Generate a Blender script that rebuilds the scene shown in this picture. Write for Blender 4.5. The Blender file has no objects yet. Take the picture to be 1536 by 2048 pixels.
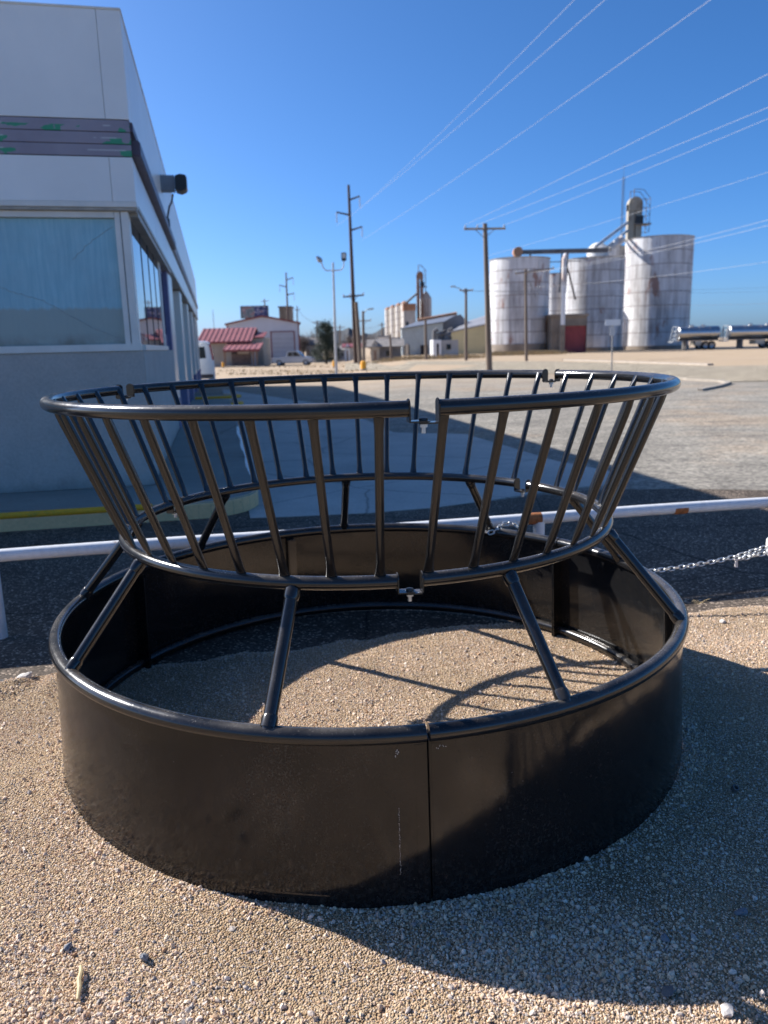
import bpy, bmesh, math, random
from mathutils import Vector, Matrix, noise
random.seed(7)
PI = math.pi
R = math.radians
sc = bpy.context.scene
col = sc.collection

# ------------------------------------------------------------------ camera, sky, sun, exposure
F, CX, CY, H = 1554.6, 768.0, 1024.0, 1.5          # focal length / centre in pixels of the 1536x2048 photo, eye height
PITCH, ROLL = 0.2116, 0.0238
_f = Vector((0, math.cos(PITCH), -math.sin(PITCH)))
_u = Vector((0, math.sin(PITCH), math.cos(PITCH)))
_r = Vector((1, 0, 0))
RGT = _r * math.cos(ROLL) - _u * math.sin(ROLL)
UPV = _r * math.sin(ROLL) + _u * math.cos(ROLL)
cam = bpy.data.cameras.new('camera')
cam_o = bpy.data.objects.new('camera', cam)
col.objects.link(cam_o)
m = Matrix((RGT, UPV, -_f)).transposed().to_4x4()
m.translation = Vector((0, 0, H))
cam_o.matrix_world = m
cam.sensor_fit = 'VERTICAL'
cam.sensor_height = 36.0
cam.lens = 36.0 * F / 2048.0
cam.clip_start = 0.05
cam.clip_end = 5000
cam.dof.use_dof = True
cam.dof.focus_distance = 2.35
cam.dof.aperture_fstop = 3.4
sc.camera = cam_o

SUN_AZ, SUN_EL = R(27), R(33.7)                     # azimuth measured from -X towards +Y
SV = Vector((-math.cos(SUN_AZ) * math.cos(SUN_EL), math.sin(SUN_AZ) * math.cos(SUN_EL), math.sin(SUN_EL)))
world = bpy.data.worlds.new('World')
sc.world = world
world.use_nodes = True
wn = world.node_tree
wn.nodes.clear()
wo = wn.nodes.new('ShaderNodeOutputWorld')
wb = wn.nodes.new('ShaderNodeBackground')
ws = wn.nodes.new('ShaderNodeTexSky')
ws.sky_type = 'NISHITA'
ws.sun_disc = False
ws.sun_elevation = SUN_EL
ws.sun_rotation = math.atan2(SV.x, SV.y) % (2 * PI)
ws.altitude = 0
ws.air_density = 0.62
ws.dust_density = 1.15
ws.ozone_density = 10.0
wb.inputs['Strength'].default_value = 0.1
wh = wn.nodes.new('ShaderNodeHueSaturation')
wh.inputs['Saturation'].default_value = 1.08
wh.inputs['Hue'].default_value = 0.497
wn.links.new(ws.outputs[0], wh.inputs['Color'])
wn.links.new(wh.outputs[0], wb.inputs[0])
wn.links.new(wb.outputs[0], wo.inputs[0])
sun = bpy.data.lights.new('sun', 'SUN')
sun.energy = 5.0
sun.angle = R(0.53)
sun.color = (1.0, 0.965, 0.93)
sun_o = bpy.data.objects.new('sun', sun)
col.objects.link(sun_o)
sun_o.rotation_euler = (-SV).to_track_quat('-Z', 'Y').to_euler()
sun_o.location = SV * 50
vs = sc.view_settings
vs.view_transform = 'Standard'
vs.look = 'None'
vs.exposure = 0.92
vs.gamma = 1.0
vs.use_curve_mapping = False

# ------------------------------------------------------------------ helpers: places
def ray(x, y):
    return _f + RGT * ((x - CX) / F) - UPV * ((y - CY) / F)
def at(x, y, Y):
    d = ray(x, y)
    return Vector((0, 0, H)) + d * (Y / d.y)
def athz(x, y, z):
    d = ray(x, y)
    return Vector((0, 0, H)) + d * ((z - H) / d.z)
def sst(a, b, x):
    t = max(0.0, min(1.0, (x - a) / (b - a)))
    return t * t * (3 - 2 * t)
def tz(x, y):
    """height of the lie of the land: flat here and to the right, falling gently away to the far left"""
    if y < 14: return 0.0
    b = x / y
    s = 1 - sst(-0.06, 0.05, b)
    return -s * 0.0085 * min(y - 14, 110)
def base(x, y):
    z = 0.0
    for _ in range(30):
        d = ray(x, y)
        if d.z > -1e-4: break
        p = athz(x, y, z)
        z = z * 0.4 + 0.6 * tz(p.x, p.y)
    p = athz(x, y, z)
    return Vector((p.x, p.y, z))

# ------------------------------------------------------------------ helpers: materials
MATS = {}
def nmat(name):
    mt = bpy.data.materials.new(name)
    mt.use_nodes = True
    nt = mt.node_tree
    b = nt.nodes['Principled BSDF']
    MATS[name] = mt
    return mt, nt, b
def N(nt, t, **kw):
    n = nt.nodes.new(t)
    for k, v in kw.items():
        if k in n.inputs.keys() if hasattr(n.inputs, 'keys') else False:
            n.inputs[k].default_value = v
        else:
            setattr(n, k, v)
    return n
def L(nt, a, b): nt.links.new(a, b)
def coords(nt, kind='Object', scale=(1, 1, 1)):
    tc = nt.nodes.new('ShaderNodeTexCoord')
    mp = nt.nodes.new('ShaderNodeMapping')
    mp.inputs['Scale'].default_value = scale
    if kind == 'World':
        g = nt.nodes.new('ShaderNodeNewGeometry')
        L(nt, g.outputs['Position'], mp.inputs['Vector'])
    else:
        L(nt, tc.outputs[kind], mp.inputs['Vector'])
    return mp.outputs[0]
def noisen(nt, vec, scale, detail=4, rough=0.55):
    n = nt.nodes.new('ShaderNodeTexNoise')
    n.inputs['Scale'].default_value = scale
    n.inputs['Detail'].default_value = detail
    n.inputs['Roughness'].default_value = rough
    L(nt, vec, n.inputs['Vector'])
    return n.outputs['Fac']
def ramp(nt, fac, stops, interp='LINEAR'):
    r = nt.nodes.new('ShaderNodeValToRGB')
    r.color_ramp.interpolation = interp
    el = r.color_ramp.elements
    while len(el) > 1: el.remove(el[-1])
    for i, (p, c) in enumerate(stops):
        e = el[0] if i == 0 else el.new(p)
        e.position = p
        if isinstance(c, (int, float)): c = (c, c, c)
        e.color = (c[0], c[1], c[2], 1)
    L(nt, fac, r.inputs[0])
    return r.outputs['Color']
def mixc(nt, fac, a, b, mode='MIX'):
    mx = nt.nodes.new('ShaderNodeMix')
    mx.data_type = 'RGBA'
    mx.blend_type = mode
    for sock, v in ((mx.inputs[0], fac), (mx.inputs[6], a), (mx.inputs[7], b)):
        if isinstance(v, (int, float)): sock.default_value = v
        elif isinstance(v, tuple): sock.default_value = (v[0], v[1], v[2], 1)
        else: L(nt, v, sock)
    return mx.outputs[2]
def mth(nt, op, a, b=None, clamp=False):
    n = nt.nodes.new('ShaderNodeMath')
    n.operation = op
    n.use_clamp = clamp
    for i, v in enumerate((a, b)):
        if v is None: continue
        if isinstance(v, (int, float)): n.inputs[i].default_value = v
        else: L(nt, v, n.inputs[i])
    return n.outputs[0]
def bump(nt, b, h, strength=0.3, dist=0.01):
    n = nt.nodes.new('ShaderNodeBump')
    n.inputs['Strength'].default_value = strength
    n.inputs['Distance'].default_value = dist
    L(nt, h, n.inputs['Height'])
    L(nt, n.outputs[0], b.inputs['Normal'])
def plain(name, c, rough=0.6, metal=0.0, var=0.15, scale=3.0, kind='Object', bmp=0.0, stretch=(1, 1, 1)):
    mt, nt, b = nmat(name)
    v = coords(nt, kind, stretch)
    f = noisen(nt, v, scale, 5, 0.6)
    lo = tuple(max(0, x * (1 - var * 1.6)) for x in c)
    hi = tuple(min(1, x * (1 + var)) for x in c)
    L(nt, ramp(nt, f, [(0.3, lo), (0.7, hi)]), b.inputs['Base Color'])
    b.inputs['Roughness'].default_value = rough
    b.inputs['Metallic'].default_value = metal
    if bmp:
        bump(nt, b, noisen(nt, v, scale * 8, 4), bmp, 0.005)
    return mt

def stained(name, c, c2, amount=0.5, scale=2.0, rough=0.55, stretch=(1, 1, 0.12), c3=None, amt3=0.62, metal=0.0, kind='World'):
    """paint with rust / dirt runs of their own shape"""
    mt, nt, b = nmat(name)
    v = coords(nt, kind, stretch)
    v2 = coords(nt, kind, (1, 1, 1))
    f = noisen(nt, v, scale, 6, 0.65)
    f2 = noisen(nt, v2, scale * 0.35, 4, 0.6)
    k = mth(nt, 'MULTIPLY', f, f2)
    k = ramp(nt, k, [(0.28 + (0.5 - amount) * 0.2, 0.0), (0.42 + (0.5 - amount) * 0.2, 1.0)])
    cc = mixc(nt, k, c, c2)
    if c3:
        g = noisen(nt, v2, scale * 0.8, 6, 0.7)
        cc = mixc(nt, ramp(nt, g, [(amt3, 0.0), (amt3 + 0.05, 1.0)]), cc, c3)
    fine = noisen(nt, v2, scale * 6, 4)
    cc = mixc(nt, 1.0, cc, ramp(nt, fine, [(0.3, 0.86), (0.7, 1.0)]), 'MULTIPLY')
    L(nt, cc, b.inputs['Base Color'])
    b.inputs['Roughness'].default_value = rough
    b.inputs['Metallic'].default_value = metal
    return mt

def black_paint():
    mt, nt, b = nmat('black_enamel')
    v = coords(nt, 'World')
    geo = nt.nodes.new('ShaderNodeNewGeometry')
    sx = nt.nodes.new('ShaderNodeSeparateXYZ')
    L(nt, geo.outputs['Normal'], sx.inputs[0])
    up = ramp(nt, sx.outputs['Z'], [(0.35, 0.0), (0.95, 1.0)])
    patch = ramp(nt, noisen(nt, v, 5, 6, 0.65), [(0.35, 0.0), (0.68, 1.0)])
    spk = ramp(nt, noisen(nt, v, 160, 2, 0.5), [(0.62, 0.0), (0.72, 1.0)])
    dust = mth(nt, 'MULTIPLY', up, mth(nt, 'ADD', mth(nt, 'MULTIPLY', patch, 0.20), mth(nt, 'MULTIPLY', spk, 0.16)), True)
    film = mth(nt, 'MULTIPLY', ramp(nt, noisen(nt, v, 2.4, 5, 0.6), [(0.4, 0.0), (0.7, 1.0)]), 0.02)
    fac = mth(nt, 'ADD', dust, film, True)
    c = mixc(nt, fac, (0.0095, 0.0093, 0.0098), (0.40, 0.34, 0.27))
    L(nt, c, b.inputs['Base Color'])
    rr = ramp(nt, noisen(nt, v, 7, 5, 0.6), [(0.3, 0.11), (0.75, 0.20)])
    rr = mth(nt, 'ADD', rr, mth(nt, 'MULTIPLY', dust, 0.9), True)
    L(nt, rr, b.inputs['Roughness'])
    b.inputs['Specular IOR Level'].default_value = 0.6
    b.inputs['Coat Weight'].default_value = 0.0
    wv = noisen(nt, v, 9, 3, 0.5)
    bump(nt, b, wv, 0.05, 0.02)
    return mt
def panel_paint():
    mt, nt, b = nmat('black_sheet_enamel')
    v = coords(nt, 'World')
    vs_ = coords(nt, 'World', (1, 1, 0.15))
    a = ramp(nt, noisen(nt, v, 3.5, 6, 0.62), [(0.42, 0.0), (0.75, 1.0)])
    run = ramp(nt, noisen(nt, vs_, 24, 4, 0.6), [(0.55, 0.0), (0.8, 1.0)])
    spk = ramp(nt, mth(nt, 'MULTIPLY', noisen(nt, v, 150, 3, 0.6), mth(nt, 'ADD', 0.62, mth(nt, 'MULTIPLY', noisen(nt, v, 2.2, 4), 0.76))), [(0.585, 0.0), (0.70, 0.7)])
    sx = nt.nodes.new('ShaderNodeSeparateXYZ')
    g = nt.nodes.new('ShaderNodeNewGeometry')
    L(nt, g.outputs['Position'], sx.inputs[0])
    low = ramp(nt, sx.outputs['Z'], [(0.0, 1.0), (0.22, 0.0)])            # splashed grit low on the sheet
    splash = mth(nt, 'MULTIPLY', low, ramp(nt, noisen(nt, v, 60, 4, 0.7), [(0.48, 0.0), (0.66, 1.0)]))
    fac = mth(nt, 'ADD', mth(nt, 'ADD', mth(nt, 'MULTIPLY', a, 0.012), mth(nt, 'MULTIPLY', run, 0.010)), mth(nt, 'ADD', mth(nt, 'MULTIPLY', spk, 0.10), mth(nt, 'MULTIPLY', splash, 0.06)), True)
    L(nt, mixc(nt, fac, (0.0065, 0.0066, 0.0072), (0.40, 0.35, 0.29)), b.inputs['Base Color'])
    L(nt, ramp(nt, noisen(nt, v, 6, 6, 0.6), [(0.3, 0.09), (0.75, 0.18)]), b.inputs['Roughness'])
    b.inputs['Specular IOR Level'].default_value = 0.42
    h = mth(nt, 'ADD', noisen(nt, v, 4.5, 2, 0.5), mth(nt, 'MULTIPLY', noisen(nt, v, 38, 3, 0.5), 0.10))
    bump(nt, b, h, 0.10, 0.02)
    return mt
M_BLACK = black_paint()
M_SHEET = panel_paint()
M_ZINC = plain('zinc_steel', (0.55, 0.56, 0.57), 0.35, 0.9, 0.1, 40)
M_GALV = plain('galvanised_chain', (0.62, 0.63, 0.62), 0.35, 0.75, 0.12, 60)
M_BOLT = plain('dark_bolt', (0.05, 0.05, 0.05), 0.4, 0.6, 0.2, 50)

def gravel_bed_mat():
    mt, nt, b = nmat('gravel_bed')
    v = coords(nt, 'World')
    vo = nt.nodes.new('ShaderNodeTexVoronoi')
    vo.inputs['Scale'].default_value = 170
    L(nt, v, vo.inputs['Vector'])
    cellr = nt.nodes.new('ShaderNodeSeparateColor')
    L(nt, vo.outputs['Color'], cellr.inputs[0])
    c = ramp(nt, cellr.outputs[0], [(0.0, (0.374, 0.237, 0.130)), (0.3, (0.551, 0.380, 0.224)), (0.6, (0.666, 0.475, 0.293)), (0.85, (0.728, 0.552, 0.362)), (1.0, (0.478, 0.361, 0.259))])
    big = ramp(nt, noisen(nt, v, 1.3, 5, 0.6), [(0.3, 0.56), (0.7, 0.86)])
    c = mixc(nt, 1.0, c, big, 'MULTIPLY')
    L(nt, c, b.inputs['Base Color'])
    b.inputs['Roughness'].default_value = 0.95
    h = mth(nt, 'SUBTRACT', noisen(nt, v, 70, 4, 0.6), mth(nt, 'MULTIPLY', vo.outputs['Distance'], 0.9))
    bump(nt, b, h, 1.0, 0.012)
    b.inputs['Specular IOR Level'].default_value = 0.15
    return mt
def lot_mat():
    """the open lot: stony tan gravel with paler and dirtier patches"""
    mt, nt, b = nmat('lot_gravel')
    v = coords(nt, 'World')
    vo = nt.nodes.new('ShaderNodeTexVoronoi')
    vo.inputs['Scale'].default_value = 28
    L(nt, v, vo.inputs['Vector'])
    sp = nt.nodes.new('ShaderNodeSeparateColor')
    L(nt, vo.outputs['Color'], sp.inputs[0])
    st = ramp(nt, sp.outputs[0], [(0.0, 0.35), (0.5, 0.9), (1.0, 1.4)])
    f = noisen(nt, v, 0.22, 6, 0.62)
    dirt = ramp(nt, f, [(0.34, (0.301, 0.270, 0.220)), (0.52, (0.383, 0.343, 0.276)), (0.62, (0.436, 0.343, 0.243)), (0.75, (0.369, 0.323, 0.253))])
    vv = coords(nt, 'World', (0.35, 1, 1))
    f2 = ramp(nt, noisen(nt, vv, 1.4, 6, 0.68), [(0.33, 0.58), (0.67, 1.10)])
    pep = ramp(nt, noisen(nt, v, 9.0, 4, 0.75), [(0.36, 0.62), (0.62, 1.05)])
    f2 = mixc(nt, 1.0, f2, pep, 'MULTIPLY')
    c = mixc(nt, 1.0, dirt, f2, 'MULTIPLY')
    c = mixc(nt, 0.75, c, st, 'MULTIPLY')
    sx = nt.nodes.new('ShaderNodeSeparateXYZ')
    g = nt.nodes.new('ShaderNodeNewGeometry')
    L(nt, g.outputs['Position'], sx.inputs[0])
    far = ramp(nt, mth(nt, 'DIVIDE', sx.outputs['Y'], 100.0), [(0.24, 0.0), (0.42, 1.0)])
    field = ramp(nt, noisen(nt, vv, 0.5, 5, 0.65), [(0.3, (0.330, 0.236, 0.145)), (0.5, (0.417, 0.304, 0.187)), (0.7, (0.388, 0.289, 0.196))])
    c = mixc(nt, far, c, field)
    L(nt, c, b.inputs['Base Color'])
    b.inputs['Roughness'].default_value = 0.95
    h = mth(nt, 'ADD', mth(nt, 'MULTIPLY', sp.outputs[1], 0.5), noisen(nt, v, 60, 3, 0.6))
    bump(nt, b, h, 0.7, 0.015)
    return mt
def asphalt_mat(name, c, sz=170, spec=0.35, crack=True):
    mt, nt, b = nmat(name)
    v = coords(nt, 'World')
    vo = nt.nodes.new('ShaderNodeTexVoronoi')
    vo.inputs['Scale'].default_value = sz
    L(nt, v, vo.inputs['Vector'])
    sp = nt.nodes.new('ShaderNodeSeparateColor')
    L(nt, vo.outputs['Color'], sp.inputs[0])
    agg = ramp(nt, sp.outputs[0], [(0.0, 0.55), (0.7, 1.0), (0.86, 1.5), (0.95, 3.2), (1.0, 4.5)])
    big = ramp(nt, noisen(nt, v, 1.1, 6, 0.65), [(0.3, 0.7), (0.7, 1.35)])
    cc = mixc(nt, 1.0, mixc(nt, 1.0, c, agg, 'MULTIPLY'), big, 'MULTIPLY')
    if crack:
        vd = nt.nodes.new('ShaderNodeTexVoronoi')
        vd.feature = 'DISTANCE_TO_EDGE'
        vd.inputs['Scale'].default_value = 0.62
        wob = nt.nodes.new('ShaderNodeTexNoise')
        wob.inputs['Scale'].default_value = 3.0
        wob.inputs['Detail'].default_value = 6
        L(nt, v, wob.inputs['Vector'])
        L(nt, mixc(nt, 0.06, v, wob.outputs['Color']), vd.inputs['Vector'])
        ck = ramp(nt, vd.outputs['Distance'], [(0.0, 0.25), (0.006, 1.0)])
        cc = mixc(nt, 1.0, cc, ck, 'MULTIPLY')
    dustf = ramp(nt, noisen(nt, v, 2.6, 5, 0.7), [(0.55, 0.0), (0.85, 0.35)])
    cc = mixc(nt, dustf, cc, (0.20, 0.17, 0.14))
    L(nt, cc, b.inputs['Base Color'])
    b.inputs['Roughness'].default_value = 0.9
    b.inputs['Specular IOR Level'].default_value = 0.2
    h = mth(nt, 'ADD', sp.outputs[1], noisen(nt, v, sz * 0.4, 3, 0.6))
    bump(nt, b, h, 0.8, 0.004)
    return mt
def concrete_mat(name, c, crack=True):
    mt, nt, b = nmat(name)
    v = coords(nt, 'World')
    f = ramp(nt, noisen(nt, v, 0.9, 7, 0.66), [(0.3, tuple(x * 0.78 for x in c)), (0.7, tuple(x * 1.12 for x in c))])
    fine = ramp(nt, noisen(nt, v, 40, 4, 0.6), [(0.3, 0.86), (0.7, 1.08)])
    cc = mixc(nt, 1.0, f, fine, 'MULTIPLY')
    if crack:
        vd = nt.nodes.new('ShaderNodeTexVoronoi')
        vd.feature = 'DISTANCE_TO_EDGE'
        vd.inputs['Scale'].default_value = 0.42
        wob = nt.nodes.new('ShaderNodeTexNoise')
        wob.inputs['Scale'].default_value = 2.0
        wob.inputs['Detail'].default_value = 6
        L(nt, v, wob.inputs['Vector'])
        L(nt, mixc(nt, 0.12, v, wob.outputs['Color']), vd.inputs['Vector'])
        cc = mixc(nt, 1.0, cc, ramp(nt, vd.outputs['Distance'], [(0.0, 0.45), (0.006, 1.0)]), 'MULTIPLY')
    spots = ramp(nt, noisen(nt, v, 7, 5, 0.7), [(0.66, 0.0), (0.72, 0.45)])
    cc = mixc(nt, spots, cc, (0.07, 0.07, 0.07))
    L(nt, cc, b.inputs['Base Color'])
    b.inputs['Roughness'].default_value = 0.85
    bump(nt, b, noisen(nt, v, 90, 4, 0.6), 0.35, 0.003)
    return mt
M_BED = gravel_bed_mat()
M_LOT = lot_mat()
M_ASPH = asphalt_mat('lot_asphalt', (0.105, 0.082, 0.062), 95)
M_ROAD = asphalt_mat('road_asphalt', (0.270, 0.227, 0.162), 60, crack=False)
M_SLAB = concrete_mat('apron_concrete', (0.500, 0.460, 0.400))
M_WALK = concrete_mat('walk_concrete', (0.300, 0.280, 0.234))
M_CURBPAINT = stained('cream_curb_paint', (0.95, 0.59, 0.28), (0.75, 0.46, 0.22), 0.45, 7, 0.7, (1, 1, 1), (0.09, 0.08, 0.07), 0.655)
M_YELLOW = stained('yellow_curb_paint', (1.0, 0.44, 0.015), (0.62, 0.36, 0.04), 0.40, 8, 0.6, (1, 1, 1), (0.16, 0.15, 0.14), 0.70)
M_WHITEPIPE = stained('white_pipe_paint', (0.78, 0.78, 0.77), (0.62, 0.60, 0.57), 0.5, 5, 0.45, (1, 1, 1), (0.30, 0.12, 0.04), 0.67)
M_RUST = plain('bare_rust', (0.36, 0.13, 0.04), 0.85, 0.0, 0.35, 30)
M_KERB = plain('kerb_concrete', (0.36, 0.31, 0.25), 0.85, 0, 0.18, 4)

M_STUCCO = None
def stucco():
    mt, nt, b = nmat('grey_stucco')
    v = coords(nt, 'World')
    f = ramp(nt, noisen(nt, v, 1.6, 6, 0.65), [(0.3, (0.440, 0.407, 0.360)), (0.7, (0.540, 0.500, 0.446))])
    fine = ramp(nt, noisen(nt, v, 45, 4, 0.7), [(0.3, 0.85), (0.7, 1.08)])
    g = nt.nodes.new('ShaderNodeNewGeometry')
    sx = nt.nodes.new('ShaderNodeSeparateXYZ'); L(nt, g.outputs['Position'], sx.inputs[0])
    foot = ramp(nt, mth(nt, 'ADD', sx.outputs['Z'], mth(nt, 'MULTIPLY', noisen(nt, v, 4, 5, 0.7), 0.35)), [(0.30, 0.55), (0.46, 0.0)])
    stain = ramp(nt, noisen(nt, coords(nt, 'World', (1, 1, 0.12)), 3.2, 6, 0.7), [(0.60, 0.0), (0.78, 0.22)])
    c = mixc(nt, 1.0, f, fine, 'MULTIPLY')
    c = mixc(nt, stain, c, (0.20, 0.19, 0.18))
    c = mixc(nt, foot, c, (0.22, 0.19, 0.16))
    L(nt, c, b.inputs['Base Color'])
    b.inputs['Roughness'].default_value = 0.9
    bump(nt, b, noisen(nt, v, 85, 5, 0.65), 0.6, 0.006)
    return mt
M_STUCCO = stucco()
M_FASCIA = plain('white_fascia_panel', (0.870, 0.850, 0.800), 0.35, 0, 0.035, 1.2, 'World')
M_FASCIA2 = plain('white_side_panel', (0.800, 0.757, 0.675), 0.3, 0, 0.05, 0.9, 'World')
M_TRIM = plain('white_window_trim', (0.800, 0.757, 0.675), 0.4, 0, 0.06, 4, 'World')
M_BEIGE = plain('weathered_soffit_trim', (0.420, 0.369, 0.297), 0.5, 0, 0.15, 6, 'World')
M_SEAM = plain('seam_dark', (0.06, 0.055, 0.06), 0.8, 0, 0.1, 5)
M_PURPLE = plain('purple_door_paint', (0.20, 0.185, 0.31), 0.5, 0, 0.08, 4, 'World')
M_PURPLED = plain('dark_purple_channel', (0.105, 0.075, 0.10), 0.45, 0, 0.15, 4, 'World')
M_GREYTRACK = plain('bare_channel_grey', (0.40, 0.40, 0.43), 0.5, 0, 0.15, 4, 'World')
M_LAMPGREY = plain('lamp_housing_grey', (0.28, 0.30, 0.33), 0.5, 0.1, 0.1, 8)
M_LAMPBLACK = plain('lamp_housing_black', (0.02, 0.02, 0.02), 0.45, 0, 0.2, 8)
def stripe_mat():
    mt, nt, b = nmat('peeling_purple_over_green')
    v = coords(nt, 'World')
    tc = nt.nodes.new('ShaderNodeTexCoord')
    sx = nt.nodes.new('ShaderNodeSeparateXYZ')
    L(nt, tc.outputs['Object'], sx.inputs[0])
    vo = nt.nodes.new('ShaderNodeTexVoronoi')
    vo.distance = 'CHEBYCHEV'
    vo.inputs['Scale'].default_value = 7.5
    wv = nt.nodes.new('ShaderNodeTexNoise'); wv.inputs['Scale'].default_value = 30; wv.inputs['Detail'].default_value = 3
    L(nt, v, wv.inputs['Vector'])
    L(nt, mixc(nt, 0.035, coords(nt, 'World', (1, 1, 2.0)), wv.outputs['Color']), vo.inputs['Vector'])
    sp = nt.nodes.new('ShaderNodeSeparateColor'); L(nt, vo.outputs['Color'], sp.inputs[0])
    zone = ramp(nt, noisen(nt, v, 1.5, 3), [(0.42, 0.0), (0.60, 0.45)])
    k = ramp(nt, mth(nt, 'ADD', sp.outputs[0], zone), [(0.93, 0.0), (0.935, 1.0)])
    low = ramp(nt, mth(nt, 'ADD', sx.outputs['Z'], mth(nt, 'MULTIPLY', wv.outputs['Fac'], 0.02)), [(0.060, 1.0), (0.062, 0.0)])          # the film has let go along the lower half of each strip
    k = mth(nt, 'MULTIPLY', k, low)
    lip = ramp(nt, sx.outputs['Z'], [(0.045, 0.0), (0.048, 1.0), (0.054, 1.0), (0.057, 0.0)])
    lip = mth(nt, 'MULTIPLY', lip, ramp(nt, noisen(nt, coords(nt, 'World', (1, 1, 0.2)), 2.3, 4), [(0.56, 0.0), (0.58, 0.8)]))
    base_c = ramp(nt, noisen(nt, v, 3, 5), [(0.3, (0.27, 0.235, 0.27)), (0.7, (0.34, 0.30, 0.335))])
    c = mixc(nt, k, base_c, (0.05, 0.30, 0.155))
    c = mixc(nt, lip, c, (0.62, 0.60, 0.58))
    L(nt, c, b.inputs['Base Color'])
    b.inputs['Roughness'].default_value = 0.5
    return mt
M_STRIPE = stripe_mat()
def dirty_glass_reflection():
    mt, nt, b = nmat('dusty_glass_painted_reflection')
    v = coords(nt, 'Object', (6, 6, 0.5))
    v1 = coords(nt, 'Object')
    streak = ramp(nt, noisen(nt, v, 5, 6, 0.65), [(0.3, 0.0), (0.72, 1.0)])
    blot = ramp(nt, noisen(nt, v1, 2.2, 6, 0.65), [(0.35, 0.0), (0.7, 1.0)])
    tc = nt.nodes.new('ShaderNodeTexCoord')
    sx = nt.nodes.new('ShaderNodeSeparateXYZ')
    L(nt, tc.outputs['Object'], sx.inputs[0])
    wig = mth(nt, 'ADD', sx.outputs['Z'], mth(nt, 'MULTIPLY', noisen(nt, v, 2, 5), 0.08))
    refl_band = ramp(nt, wig, [(0.37, 1.0), (0.40, 0.0)])                         # tan reflection of what lies behind the camera, painted into the pane colour
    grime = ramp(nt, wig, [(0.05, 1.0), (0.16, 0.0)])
    c = mixc(nt, streak, (0.25, 0.49, 0.56), (0.42, 0.64, 0.68))  # teal stands for reflected sky, painted in as base colour; streaks are dirt
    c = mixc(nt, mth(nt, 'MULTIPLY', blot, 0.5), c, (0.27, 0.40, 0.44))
    c = mixc(nt, mth(nt, 'MULTIPLY', refl_band, 0.8), c, (0.36, 0.37, 0.31))
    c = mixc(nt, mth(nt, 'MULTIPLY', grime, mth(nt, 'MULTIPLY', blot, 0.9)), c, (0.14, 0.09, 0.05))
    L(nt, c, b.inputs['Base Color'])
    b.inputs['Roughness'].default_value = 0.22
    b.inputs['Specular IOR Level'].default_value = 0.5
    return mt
M_DIRTYREFLECT = dirty_glass_reflection()
def mirror_glass(name, c=(0.02, 0.03, 0.035), rough=0.03, ior=2.2):
    mt, nt, b = nmat(name)
    v = coords(nt, 'Object')
    L(nt, ramp(nt, noisen(nt, v, 3, 4), [(0.3, c), (0.7, tuple(x * 1.3 for x in c))]), b.inputs['Base Color'])
    b.inputs['Roughness'].default_value = rough
    b.inputs['IOR'].default_value = ior
    return mt
M_MIRROR = mirror_glass('reflective_window_glass', (0.03, 0.04, 0.05), 0.02, 3.0)
M_DARKGLASS = mirror_glass('dark_window_glass', (0.012, 0.014, 0.016), 0.06, 1.5)
M_CRACK = plain('crack_line', (0.32, 0.36, 0.36), 0.5, 0, 0.2, 20)

def silo_mat():
    mt, nt, b = nmat('white_silo_steel')
    v = coords(nt, 'World', (1, 1, 0.10)); v1 = coords(nt, 'World')
    oi = nt.nodes.new('ShaderNodeObjectInfo')
    run = ramp(nt, noisen(nt, v, 1.3, 6, 0.7), [(0.42, 0.0), (0.68, 1.0)])
    big = ramp(nt, noisen(nt, v1, 0.16, 5, 0.6), [(0.38, 0.0), (0.60, 1.0)])
    c = mixc(nt, mth(nt, 'MULTIPLY', run, 0.6), (0.74, 0.735, 0.73), (0.40, 0.375, 0.36))
    c = mixc(nt, mth(nt, 'MULTIPLY', big, mth(nt, 'ADD', 0.22, mth(nt, 'MULTIPLY', run, 0.7))), c, (0.24, 0.215, 0.21))
    rust = ramp(nt, mth(nt, 'MULTIPLY', noisen(nt, coords(nt, 'World', (1, 1, 0.3)), 0.7, 6, 0.7), noisen(nt, v1, 0.23, 3)), [(0.32, 0.0), (0.37, 1.0)])
    c = mixc(nt, mth(nt, 'MULTIPLY', rust, 0.8), c, (0.30, 0.125, 0.075))
    c = mixc(nt, 1.0, c, ramp(nt, oi.outputs['Random'], [(0.0, 0.80), (1.0, 1.04)]), 'MULTIPLY')
    L(nt, c, b.inputs['Base Color'])
    b.inputs['Roughness'].default_value = 0.5
    return mt
M_SILO = silo_mat()
M_SILOCORE = plain('silo_shell_dark_grey', (0.20, 0.19, 0.19), 0.8, 0, 0.2, 1)  # dark grey shell, shows as the joints between panels
M_HOOP = plain('rusty_hoop', (0.24, 0.19, 0.17), 0.8, 0, 0.35, 1.5)
M_SILOROOF = plain('silo_roof_steel', (0.40, 0.39, 0.38), 0.5, 0.3, 0.2, 1)
M_CONC = plain('brown_old_concrete', (0.27, 0.225, 0.18), 0.9, 0, 0.25, 0.6, bmp=0.2)
M_REDDOOR = plain('faded_red_door', (0.34, 0.055, 0.055), 0.6, 0, 0.15, 1.5)
M_RUSTPIPE = stained('rust_run_pipe', (0.68, 0.66, 0.63), (0.34, 0.15, 0.08), 0.55, 0.9, 0.6, (1, 1, 0.3))
M_STEELGREY = plain('weathered_steel', (0.16, 0.15, 0.145), 0.6, 0.3, 0.25, 1.0)
M_SPOUT = plain('spout_galvanised', (0.42, 0.45, 0.47), 0.4, 0.4, 0.15, 1.0)
M_LEGCASE = stained('leg_casing', (0.36, 0.32, 0.25), (0.17, 0.12, 0.08), 0.6, 1.2, 0.7, (1, 1, 0.4))
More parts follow.
